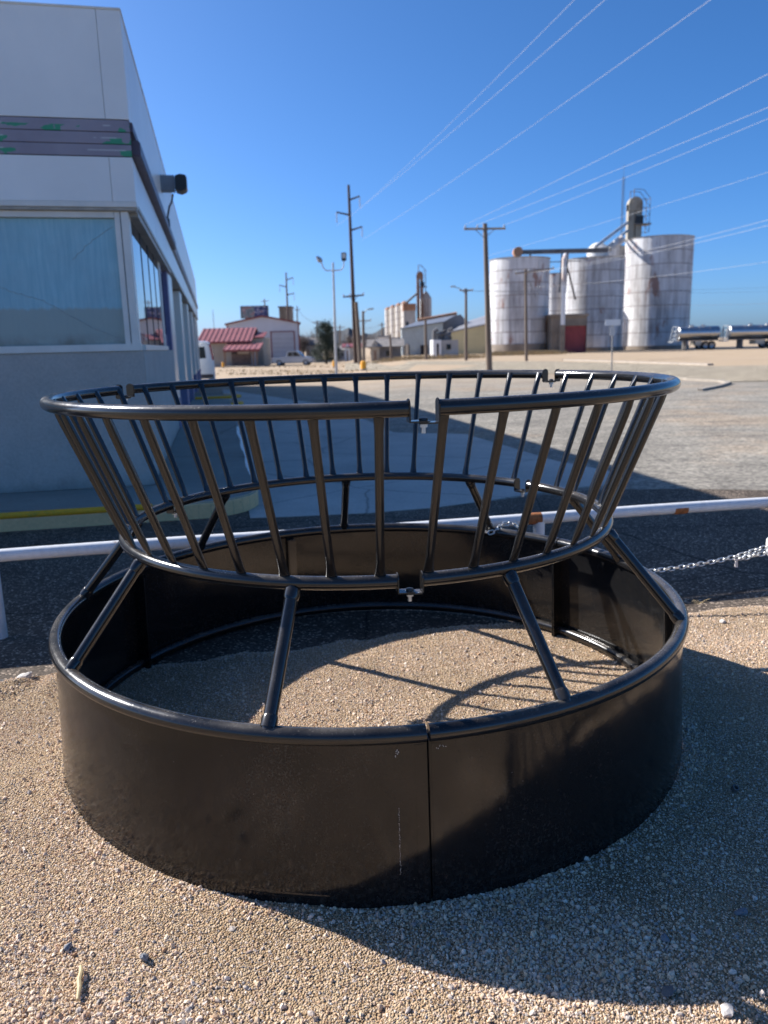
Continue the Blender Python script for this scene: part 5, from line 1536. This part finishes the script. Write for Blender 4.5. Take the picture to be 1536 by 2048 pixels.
# conveyor bridge over the left silo
def conveyor():
    Y = 104
    a = at(1040, 505, Y); b = at(1215, 503, Y)
    t = thing('grain_conveyor', 'dark conveyor bridge running across the silo tops', 'conveyor', (a.x, Y, a.z))
    Ln = b.x - a.x
    MB().box(0, Ln, -0.35, 0.35, -0.22, 0.28).build('trough', M_STEELGREY, t)
    MB().tube([(-0.3, -0.5, 0.05), (-0.3, 0.5, 0.05)], 0.62, 14).build('drive_head', M_RUSTROOF, t, True)
    for f in (0.12, 0.48, 0.55):
        MB().tube([(Ln * f, 0, -0.22), (Ln * f - 0.2, 0, -1.6 if f < 0.3 else -5.0)], 0.1, 8).build('support', M_STEELGREY, t)
    MB().tube([(Ln * 0.02, 0, -1.3), (Ln * 0.7, 0, -1.2)], 0.06, 6).build('catwalk_rail', M_STEELGREY, t)
conveyor()
def leg_tower(name, lab, Y, pxl, pxr, ytop, ybot, mcase, frame_px, masts):
    a = at(pxl, ybot, Y); b = at(pxr, ytop, Y)
    t = thing(name, lab, 'elevator leg', (a.x, Y, 0))
    w = b.x - a.x; h = b.z
    w1 = w * 0.44
    MB().box(0, w1, -0.5, 0.5, 0, h - w * 0.5).build('casing', mcase, t)
    MB().box(w - w1, w, -0.5, 0.5, 0, h - w * 0.5).build('casing', mcase, t)
    c = w / 2; zc = h - w * 0.5
    pr = [(0, zc - 0.9)] + [(c - c * math.cos(q), zc + c * math.sin(q)) for q in [PI * i / 12 for i in range(13)]] + [(w, zc - 0.9)]
    MB().prism(pr, 'y', -0.62, 0.62).build('head', mcase, t)
    # platforms and cage
    fx = at(frame_px, ytop, Y).x - a.x
    zt = at(pxl, ytop - 12, Y).z
    mb = MB()
    zb = zt - (zt - at(pxl, ybot, Y).z) * 0.95
    for y in (-0.9, 0.9):
        mb.tube([(fx, y, zb), (fx, y, zt - 1.2), (fx - 1.0, y, zt)], 0.045, 6)
        mb.tube([(fx - 1.0, y, zt), (w * 0.3, y, zt + 0.1)], 0.04, 6)
        mb.tube([(w * 0.3, y, zt + 0.1), (w * 0.3, y, zc)], 0.06, 6)
    nb = 4
    for i in range(nb + 1):
        z_ = zb + (zt - 1.2 - zb) * i / nb
        mb.tube([(fx, -0.9, z_), (fx, 0.9, z_)], 0.035, 6)
        mb.tube([(w, 0, z_), (fx, 0, z_)], 0.035, 6)
        if i < nb:
            z2 = zb + (zt - 1.2 - zb) * (i + 1) / nb
            mb.tube([(fx, -0.9, z_), (w, -0.9, z2)], 0.03, 6)
    mb.build('cage', M_STEELGREY, t)
    MB().box(w * 0.4, fx + 0.3, -1.0, 1.0, zc - 2.9, zc - 2.75).build('platform', M_STEELGREY, t)
    MB().box(w * 0.55, w * 0.55 + 1.0, -0.9, -0.3, zc - 2.7, zc - 1.7).build('motor', M_LAMPBLACK, t)
    return t, a, w, h
leg_tower('elevator_leg', 'weathered bucket elevator leg with cage above the silos', 121, 1253, 1284, 394, 470, M_LEGCASE, 1297, None)
# spouts from the leg to the silos
for p0, p1, Y0, Y1, r_, lab in (((1254, 446), (1192, 493), 118, 108, 0.22, 'upper grain spout slanting from the leg to the middle silo'), ((1254, 462), (1215, 494), 119, 110, 0.20, 'lower grain spout slanting from the leg to the middle silo')):
    a = at(p0[0], p0[1], Y0); b = at(p1[0], p1[1], Y1)
    t = tag(MB().tube([(0, 0, 0), b - a], r_, 10).build('grain_spout', M_SPOUT, None, True), lab, 'spout', 'spouts between leg and silos'); t.location = a
# distributor on the middle silo
a = at(1196, 505, 112)
t = thing('distributor_head', 'rusty distributor turret on top of the middle silo', 'turret', a)
MB().lathe([(1.5, -0.8), (1.5, 0.5), (0.8, 1.1), (0.3, 1.3)], 16).build('turret', M_RUSTPIPE, t, True)
MB().tube([(1.5, 0, 0.5), (3.5, 0.5, 1.8)], 0.5, 10).build('inlet', M_RUSTPIPE, t, True)
# radio mast
a = at(1243, 470, 120); b = at(1244, 338, 120)
t = thing('radio_mast', 'thin lattice radio mast rising left of the elevator leg', 'mast', (a.x, 120, 0))
for k in range(3):
    an = k * 2 * PI / 3
    MB().tube([(0.17 * math.cos(an), 0.17 * math.sin(an), 0), (0.17 * math.cos(an), 0.17 * math.sin(an), b.z - 1)], 0.025, 5).build('upright', M_STEELGREY, t)
mb = MB()
z = a.z - 2
while z < b.z - 1.2:
    for k in range(3):
        an = k * 2 * PI / 3; an2 = (k + 1) * 2 * PI / 3
        mb.tube([(0.17 * math.cos(an), 0.17 * math.sin(an), z), (0.17 * math.cos(an2), 0.17 * math.sin(an2), z + 0.4)], 0.014, 4)
    z += 0.4
mb.build('lacing', M_STEELGREY, t)
MB().tube([(0, 0, b.z - 1), (0, 0, b.z + 0.6)], 0.02, 5).build('aerial', M_STEELGREY, t)

# far elevator: row of bins, headhouse, rusty leg
def far_elevator():
    Y = 200
    g = 'far elevator bins'
    for i, (l, r_, tp) in enumerate(((771, 783, 619), (781, 793, 615), (792, 805, 611), (803, 817, 607))):
        a = at(l, 690, Y + 4 - i * 2); b = at(r_, tp, Y + 4 - i * 2)
        rad = (b.x - a.x) / 2
        t = thing('far_bin', ['leftmost', 'second', 'third', 'fourth'][i] + ' cream bin of the distant elevator row', 'bin', (a.x + rad, Y + 4 - i * 2, 0), 0, g)
        MB().lathe([(rad, 0), (rad, b.z)], 24).build('shell', M_BIN, t, True)
        MB().lathe([(rad + 0.08, b.z), (rad * 0.5, b.z + 0.5), (0.01, b.z + 0.7)], 24).build('roof', M_RUSTROOF, t, True)
        for q in range(1, 7): MB().lathe([(rad + 0.01, b.z * q / 7 - 0.05), (rad + 0.06, b.z * q / 7), (rad + 0.01, b.z * q / 7 + 0.05)], 24).build('hoop', M_HOOP, t, True)
    a = at(808, 690, Y - 8); b = at(831, 607, Y - 8)
    t = thing('far_headhouse', 'grey headhouse with rusty top at the distant elevator', 'building', (a.x, Y - 8, 0))
    MB().box(0, b.x - a.x, 0, 6, 0, b.z - 1.6).build('wall', M_PALEWALL, t)
    MB().box(-0.1, b.x - a.x + 0.1, -0.1, 6.1, b.z - 1.598, b.z).build('upper_wall', M_RUSTROOF, t)
    MB().box((b.x - a.x) * 0.2, (b.x - a.x) * 0.4, -0.05, -0.003, b.z * 0.5, b.z * 0.62).build('window', M_DARKGLASS, t)
    a = at(843, 690, Y); b = at(863, 596, Y)
    t = thing('far_tower_bin', 'tall tan square bin right of the distant rusty leg', 'bin', (a.x, Y, 0))
    w = b.x - a.x
    MB().box(0, w, 0, 5, 0, b.z).build('wall', M_BIN, t)
    for q in (0.33, 0.66): MB().box(w * q - 0.08, w * q + 0.08, -0.12, -0.003, 0, b.z).build('rib', M_HOOP, t)
    MB().prism([(0, b.z), (w, b.z), (w * 0.6, b.z + 1.6), (w * 0.4, b.z + 1.6)], 'y', 0, 5).build('roof', M_SILOROOF, t)
    leg_tower('far_elevator_leg', 'rusty bucket elevator leg of the distant elevator', Y - 3, 834, 846, 543, 640, M_RUSTLEG, 851, None)
    a = at(836, 585, Y - 4); b = at(812, 606, Y - 4)
    t = tag(MB().tube([(0, 0, 0), b - a], 0.25, 8).build('far_spout', M_STEELGREY), 'dark spout slanting from the distant rusty leg', 'spout'); t.location = a
far_elevator()

# ================================================================== POLES, LAMPS, SIGN
POLE = {}
def pole(key, lab, bpx, tpx, r0, r1, mat, Y=None, arms=(), group='utility poles'):
    b = base(*bpx) if Y is None else at(bpx[0], bpx[1], Y)
    Y = b.y
    zg = tz(b.x, Y)
    if abs(zg - b.z) > 0.01: b = Vector((b.x, b.y, zg))
    tp = at(tpx[0], tpx[1], Y)
    t = thing('utility_pole', lab, 'utility pole', b, 0, group)
    POLE[key] = (t, b, tp, Y)
    d = tp - b
    MB().tube([(0, 0, -0.3), d * 0.5, d], [r0, (r0 + r1) / 2, r1], 12).build('shaft', mat, t, True)
    for arm in arms:
        kind = arm[0]
        if kind == 'T':                 # crossarm x0,x1 at y pixel, depth slant
            _, x0, x1, y0, y1, thick, dy = arm
            p = at(x0, y0, Y - dy) - b; q = at(x1, y1, Y + dy) - b
            MB().tube([p, q], thick, 4).build('crossarm', M_ARM if mat is not M_POLE else M_POLE, t)
            for f in (0.03, 0.32, 0.97):
                s = p.lerp(q, f)
                MB().tube([s, s + Vector((0, 0, thick * 1.2)), s + Vector((0, 0, thick * 3.6))], [thick * 0.4, thick * 0.9, thick * 0.5], 8).build('insulator', M_INSUL, t, True)
            s = p.lerp(q, 0.5)
            f = (y0 + 0.0)
            mb = MB()
            for e in (0.25, 0.75):
                k_ = p.lerp(q, e); mb.tube([k_, s + Vector((0, 0, -(q - p).length * 0.22))], thick * 0.3, 4)
            mb.build('brace', M_STEELGREY, t)
        elif kind == 'A':               # upswept single arm with hanging insulator string
            _, y_root, tipx, tipy, thick = arm
            fr = (at(tpx[0], y_root, Y).z - b.z) / d.z
            root = d * fr
            tip = at(tipx, tipy, Y) - b
            MB().tube([root, root.lerp(tip, 0.75) + Vector((0, 0, -0.02)), tip], [thick * 1.25, thick, thick], 8).build('arm', mat, t, True)
            mb = MB()
            for i in range(10):
                zc = tip.z - 0.15 - i * 0.11
                mb.lathe([(0.03, zc + 0.05), (0.10, zc + 0.03), (0.10, zc), (0.03, zc - 0.01)], 8, cx=tip.x, cy=tip.y)
            mb.build('insulator', M_INSUL, t, True)
        elif kind == 'L':               # street lamp arm
            _, y_root, tipx, tipy = arm
            fr = (at(tpx[0], y_root, Y).z - b.z) / d.z
            root = d * fr; tip = at(tipx, tipy, Y) - b
            MB().tube([root, root.lerp(tip, 0.5) + Vector((0, 0, 0.15)), tip], 0.03, 6).build('lamp_arm', M_GALVPOST, t)
            MB().tube([tip - Vector((0.2, 0, 0.02)), tip + Vector((0.2, 0, 0.02))], 0.06, 8).build('lamp_head', M_GALVPOST, t, True)
    return t
pole('P1', 'tallest dark pole with three upswept arms beyond the lot', (712, 727), (697, 370), 0.27, 0.14, M_POLE, None,
     (('A', 400, 719, 392, 0.085), ('A', 430, 673, 424, 0.085), ('A', 461, 724, 453, 0.085), ('T', 686, 728, 594, 590, 0.09, 0)))
pole('P1b', 'pale brown stub pole close behind the tallest dark pole', (721, 727), (712, 604), 0.24, 0.17, M_POLE2, 82)
pole('P2', 'brown T shaped pole with one crossarm left of the silos', (979, 742), (970, 447), 0.17, 0.11, M_POLE2, None, (('T', 928, 1011, 458, 457, 0.055, 0),))
pole('P3', 'far pole with three arms above the white metal building', (578, 700), (572, 545), 0.22, 0.12, M_POLE2, 135,
     (('A', 560, 586, 555, 0.08), ('A', 574, 559, 570, 0.08), ('A', 590, 588, 586, 0.08)))
pole('P4', 'thin T shaped pole in front of the yellow shed', (932, 721), (932, 577), 0.15, 0.10, M_POLE2, None, (('T', 919, 946, 581, 580, 0.05, 0), ('L', 588, 906, 573)))
pole('P5', 'thin pole standing before the leftmost silo', (1053, 722), (1051, 538), 0.13, 0.09, M_POLE2, None, (('T', 1031, 1108, 547, 537, 0.06, 4),))
pole('P6', 'short pole with lamp arm right of the tallest dark pole', (728, 737), (726, 622), 0.13, 0.09, M_POLE2, None, (('T', 718, 742, 642, 641, 0.04, 0), ('L', 628, 742, 618)))
pole('P7', 'small far pole right of the billboard', (531, 700), (529, 598), 0.18, 0.12, M_POLE2, 170, (('T', 522, 538, 603, 602, 0.06, 0),))
pole('P8', 'small far pole at the right corner of the white metal building', (596, 710), (594, 612), 0.16, 0.10, M_POLE2, 150, (('T', 589, 601, 620, 619, 0.05, 0),))
pole('P9', 'small far pole with transformer left of the dark conifer', (634, 715), (634, 641), 0.2, 0.14, M_POLE2, 160, (('T', 624, 644, 645, 644, 0.06, 0),))
pole('P10', 'small far pole just right of the lamp post', (680, 712), (680, 650), 0.2, 0.13, M_POLE2, 190, (('T', 672, 690, 655, 654, 0.06, 0),))
pole('P11', 'small far pole left of the distant cream bins', (764, 712), (764, 645), 0.2, 0.13, M_POLE2, 190, (('T', 757, 771, 650, 649, 0.06, 0),))
pole('P12', 'thin pole before the blue mill building', (852, 712), (851, 640), 0.16, 0.11, M_POLE2, 78)
pole('P13', 'thin pole left of the blue mill building', (783, 716), (780, 668), 0.14, 0.10, M_POLE2, 84)
# guy mast far left
a = at(431, 700, 160)
tag(MB().tube([(0, 0, 0), (0, 0, at(431, 620, 160).z - tz(a.x, 160))], 0.06, 5).build('thin_mast', M_GALVPOST), 'thin far mast between the store end and the billboard', 'mast').location = (a.x, 160, tz(a.x, 160))

def lamp_post():
    b = base(673, 752); Y = b.y
    t = thing('twin_lamp_post', 'grey lamp post with two heads on curved arms', 'lamp post', b)
    tp = at(666, 525, Y) - b
    MB().tube([(0, 0, 0), tp * 0.5, tp], [0.085, 0.07, 0.055], 12).build('post', M_LAMPPOST, t, True)
    MB().box(-0.18, 0.18, -0.18, 0.18, 0, 0.08).build('base_plate', M_LAMPPOST, t)
    arm = lambda x, y: at(x, y, Y) - b
    mid_ = arm(667, 541)
    for pts, hd in (((mid_, arm(652, 541), arm(646, 535), arm(643, 524)), ((643, 524), (633, 513))), ((mid_, arm(682, 540), arm(687, 534), arm(688, 521)), ((688, 521), (687, 505)))):
        MB().tube(list(pts), 0.035, 8).build('arm', M_LAMPPOST, t, True)
        p, q = arm(*hd[0]), arm(*hd[1])
        d = (q - p)
        if hd[0][0] < 660:
            MB().tube([p, p + d * 0.4, q], [0.10, 0.16, 0.06], 6).build('lamp_head', M_LAMPGREY, t)
        else:
            o = MB().box(-0.15, 0.15, -0.10, 0.10, -0.02, d.length).build('lamp_head', M_LAMPBLACK, t, False, 0.03); o.location = p
            MB().box(-0.11, 0.11, -0.112, -0.101, 0.12, d.length - 0.04).build('lens', M_CLEARLENS, o)
lamp_post()
def street_sign():
    b = base(1223, 751); Y = b.y
    t = thing('street_sign', 'white street name sign on a thin post across the lot', 'sign', b)
    z = lambda p: at(1224, p, Y).z - b.z
    xx = at(1225, 650, Y).x - b.x
    MB().tube([(0, 0, 0), (xx, 0, z(642))], 0.03, 8).build('post', M_GALVPOST, t)
    w = (at(1241, 645, Y).x - at(1210, 645, Y).x) / 2
    MB().box(xx - w, xx + w, -0.045, -0.031, z(651), z(639)).build('name_blade', M_WHITE, t)
    MB().box(xx - 0.11, xx + 0.11, -0.05, -0.032, z(671), z(653)).build('square_plate', M_SIGNGREY, t)
street_sign()
# bollards
for px, lab in (((727, 741), 'yellow bollard at the foot of the short lamp pole'), ((668, 736), 'yellow bollard behind the twin lamp post'), ((446, 736), 'yellow hydrant post before the red roof office')):
    b = base(*px)
    t = thing('bollard', lab, 'bollard', b, 0, 'yellow bollards')
    r_ = 0.21 if px[0] == 727 else 0.14
    MB().lathe([(r_, 0), (r_, 0.55), (r_ * 0.85, 0.63), (r_ * 0.4, 0.68), (0.01, 0.69)], 16).build('post', M_YELLOW, t, True)
    MB().lathe([(r_ * 1.3, 0), (r_ * 1.3, 0.1), (r_, 0.12)], 16).build('collar', M_KERB, t, True)

# ================================================================== WIRES
def wire(p, q, sag, r_, lab, mat=M_WIRE, n=40):
    p = Vector(p); q = Vector(q)
    pts = []
    for i in range(n + 1):
        f = i / n
        s = p.lerp(q, f); s.z -= 4 * sag * f * (1 - f)
        pts.append(s - p)
    o = MB().tube(pts, r_, 5).build('power_line', mat, None, True)
    o.location = p
    return tag(o, lab, 'wire', 'overhead power lines')
def through(p, px, z, ext):
    """straight run from p past the point seen at pixel px at height z"""
    q = athz(px[0], px[1], z)
    return p + (q - p) * ext
Y1 = POLE['P1'][3]
for tip, px, dz, lab in (((719, 418), (1125, 0), -0.6, 'power line from the top arm of the tallest pole to the upper frame edge'),
                         ((674, 452), (1180, 0), -0.2, 'power line from the left arm of the tallest pole to the upper frame edge'),
                         ((724, 480), (1380, 0), -0.2, 'power line from the lowest arm of the tallest pole to the upper frame edge')):
    p = at(tip[0], tip[1], Y1)
    wire(p, through(p, px, p.z + dz, 1.6), 0.5, 0.008, lab)
Y2 = POLE['P2'][3]
for x, px, lab in ((929, (1536, 138), 'highest of the three lines leaving the brown T pole crossarm'), (953, (1536, 206), 'middle of the three lines leaving the brown T pole crossarm'), (1009, (1536, 229), 'lowest of the three lines leaving the brown T pole crossarm')):
    p = at(x, 450, Y2)
    wire(p, through(p, px, p.z - 0.15, 1.5), 0.12, 0.005, lab)
p = at(973, 512, Y2)
wire(p, through(p, (1536, 338), p.z - 0.1, 1.4), 0.1, 0.0036, 'single thin line leaving the brown T pole below its crossarm')
Y5 = POLE['P5'][3]
for (x, y), px, lab in (((1062, 545), (1536, 428), 'upper of the close pair of lines crossing the tall silo'), ((1085, 543), (1536, 440), 'lower of the close pair of lines crossing the tall silo')):
    p = at(x, y, Y5)
    wire(p, through(p, px, p.z + 0.0, 1.3), 0.35, 0.0075, lab)
p = at(1052, 575, Y5)
wire(p, through(p, (1536, 515), p.z - 0.3, 1.3), 0.3, 0.007, 'sagging line across the middle of the silos')
p = at(1052, 612, Y5)
wire(p, at(1700, 600, Y5 + 5), 0.2, 0.007, 'lowest flat line across the silos')
for (x, y), px, lab in (((979, 566), (1536, 573), 'upper dark line low over the tank trailers'), ((979, 572), (1536, 581), 'lower dark line low over the tank trailers')):
    p = at(932, 582, POLE['P4'][3])
    q = at(px[0], px[1], 140); q = p + (q - p) * 1.2
    wire(p, q, 0.3, 0.012, lab, M_WIRED)
# far lines on the left
for a, b, Ya, Yb, lab in (((596, 620), (634, 645), 150, 160, 'far line from the barn corner pole to the next pole'), ((634, 645), (680, 655), 160, 190, 'far line behind the dark conifer'), ((680, 655), (764, 650), 190, 190, 'far line behind the tallest pole')):
    wire(at(a[0], a[1], Ya), at(b[0], b[1], Yb), 0.6, 0.025, lab, M_WIRED)

# ================================================================== VEGETATION, HILLS
def conifer(px, ytop, lab, wpx):
    b = base(*px); Y = b.y
    h = at(px[0], ytop, Y).z - b.z
    rw = wpx / F * Y / 2
    t = thing('conifer_tree', lab, 'tree', b)
    mb = MB().tube([(0, 0, 0), (0.05, 0, h * 0.4), (0, 0, h * 0.9)], [0.16, 0.11, 0.03], 8)
    for k in range(16):
        a = k * 2.4; z = h * (0.2 + 0.045 * k)
        l = rw * 0.8 * (1 - 0.7 * k / 16)
        mb.tube([(0, 0, z), (l * 0.6 * math.cos(a), l * 0.6 * math.sin(a), z + 0.12), (l * math.cos(a), l * math.sin(a), z + 0.35)], [0.05, 0.03, 0.015], 5)
    mb.build('trunk', M_BARK, t, True)
    mb = MB()
    rnd = random.Random(4)
    for k in range(420):
        f = rnd.random() ** 1.1
        z = h * (0.12 + 0.86 * f)
        env = rw * (0.80 + 0.2 * math.sin(f * 9.0)) * (1 - 0.66 * f ** 1.6)
        a = rnd.uniform(0, 2 * PI); rr = env * (rnd.random() ** 0.45) * rnd.uniform(0.75, 1.12)
        c = Vector((rr * math.cos(a), rr * math.sin(a), z))
        cs = rnd.uniform(0.18, 0.42)
        for q in range(26):
            o = Vector((rnd.gauss(0, cs), rnd.gauss(0, cs), rnd.gauss(0, cs * 0.75)))
            p = c + o
            d = Vector((rnd.gauss(0, 1), rnd.gauss(0, 1), rnd.gauss(0.5, 0.8))).normalized() * rnd.uniform(0.12, 0.24)
            s = d.cross(Vector((rnd.gauss(0, 1), rnd.gauss(0, 1), rnd.gauss(0, 1)))).normalized() * rnd.uniform(0.03, 0.07)
            mb.quad(p - s, p + d * 0.5 - s * 0.8, p + d, p + d * 0.5 + s)
    mb.build('crown', M_CONIFER, t)
conifer((653, 728), 648, 'dark green conifer beside the lamp post', 62)
def bare_tree(px, Y, h, seed, lab):
    b = at(px, 700, Y); b.z = tz(b.x, Y)
    t = thing('bare_tree', lab, 'tree', b, 0, 'bare winter trees in town')
    rnd = random.Random(seed)
    MB().tube([(0, 0, 0), (0.1, 0, h * 0.3), (0, 0, h * 0.5)], [0.22, 0.16, 0.08], 7).build('trunk', M_BARK, t, True)
    mb = MB()
    for k in range(130):
        a = rnd.uniform(0, 2 * PI); e = rnd.uniform(0.1, 1.3)
        p = Vector((0, 0, h * rnd.uniform(0.25, 0.5)))
        d = Vector((math.cos(a) * math.cos(e), math.sin(a) * math.cos(e), math.sin(e))) * h * rnd.uniform(0.25, 0.52)
        m_ = p + d * 0.5 + Vector((rnd.gauss(0, 0.2), rnd.gauss(0, 0.2), 0.2))
        mb.tube([p, m_, p + d], [0.05, 0.03, 0.012], 4)
        for q in range(5):
            s = m_.lerp(p + d, rnd.random()); mb.tube([s, s + Vector((rnd.gauss(0, 0.5), rnd.gauss(0, 0.5), rnd.uniform(0.1, 0.7)))], [0.02, 0.008], 3)
    mb.build('crown', M_TWIGS, t)
for i, (px, Y, h, lab) in enumerate(((606, 150, 5.0, 'bare tree at the barn corner'), (624, 175, 6.5, 'bare tree behind the pickup truck'), (701, 165, 5.0, 'bare tree right of the twin lamp post'), (742, 175, 4.6, 'bare tree left of the small tan house'))):
    bare_tree(px, Y, h, 20 + i, lab)
def hills():
    v = []; f = []
    n = 120
    for i in range(n + 1):
        b = -0.42 + 0.6 * i / n
        Y = 700
        hh = 4 + 16 * sst(-0.2, -0.02, b) * (1 - sst(0.03, 0.12, b)) * (0.7 + 0.5 * noise.noise(Vector((b * 30, 0, 0)))) + 2.5 * noise.fractal(Vector((b * 90, 3, 0)), 1, 2, 4)
        v += [(b * Y, Y, -4), (b * Y, Y + 30, max(1.0, hh)), (b * (Y + 200), Y + 200, max(1, hh * 0.8))]
    for i in range(n):
        for q in (0, 1):
            f.append((i * 3 + q, i * 3 + 3 + q, i * 3 + 4 + q, i * 3 + 1 + q))
    me = bpy.data.meshes.new('hills'); me.from_pydata(v, [], f); me.materials.append(M_HILL)
    struct(obj('hills', me))
hills()
def dry_weeds():
    mb = MB(); rnd = random.Random(9)
    def blades(p, n, h, sp):
        for k in range(n):
            x = p.x + rnd.gauss(0, sp); y = p.y + rnd.gauss(0, sp)
            z = tz(x, y); hh = h * rnd.uniform(0.4, 1.2)
            dx, dy = rnd.gauss(0, 0.3) * hh, rnd.gauss(0, 0.3) * hh
            w = 0.03
            mb.quad((x - w, y, z), (x + w, y, z), (x + dx + w * 0.3, y + dy, z + hh), (x + dx - w * 0.3, y + dy, z + hh))
    for i in range(70):
        f = i / 69
        blades(at(985 + 125 * f, 713, 93 + 3 * math.sin(i)), 26, 0.45, 0.8)
    for i in range(60):
        f = i / 59
        blades(at(760 + 200 * f, 716, 82 + 4 * math.sin(i * 1.7)), 16, 0.4, 0.9)
    for i in range(40):
        f = i / 39
        blades(base(440 + 250 * f, 742 + 8 * math.sin(i * 2.1)), 12, 0.18, 1.0)
    o = mb.build('dry_weeds', M_DRYGRASS); o['kind'] = 'stuff'
    tag(o, 'thin dry weeds along the far lot edges and silo feet', 'weeds')
dry_weeds()
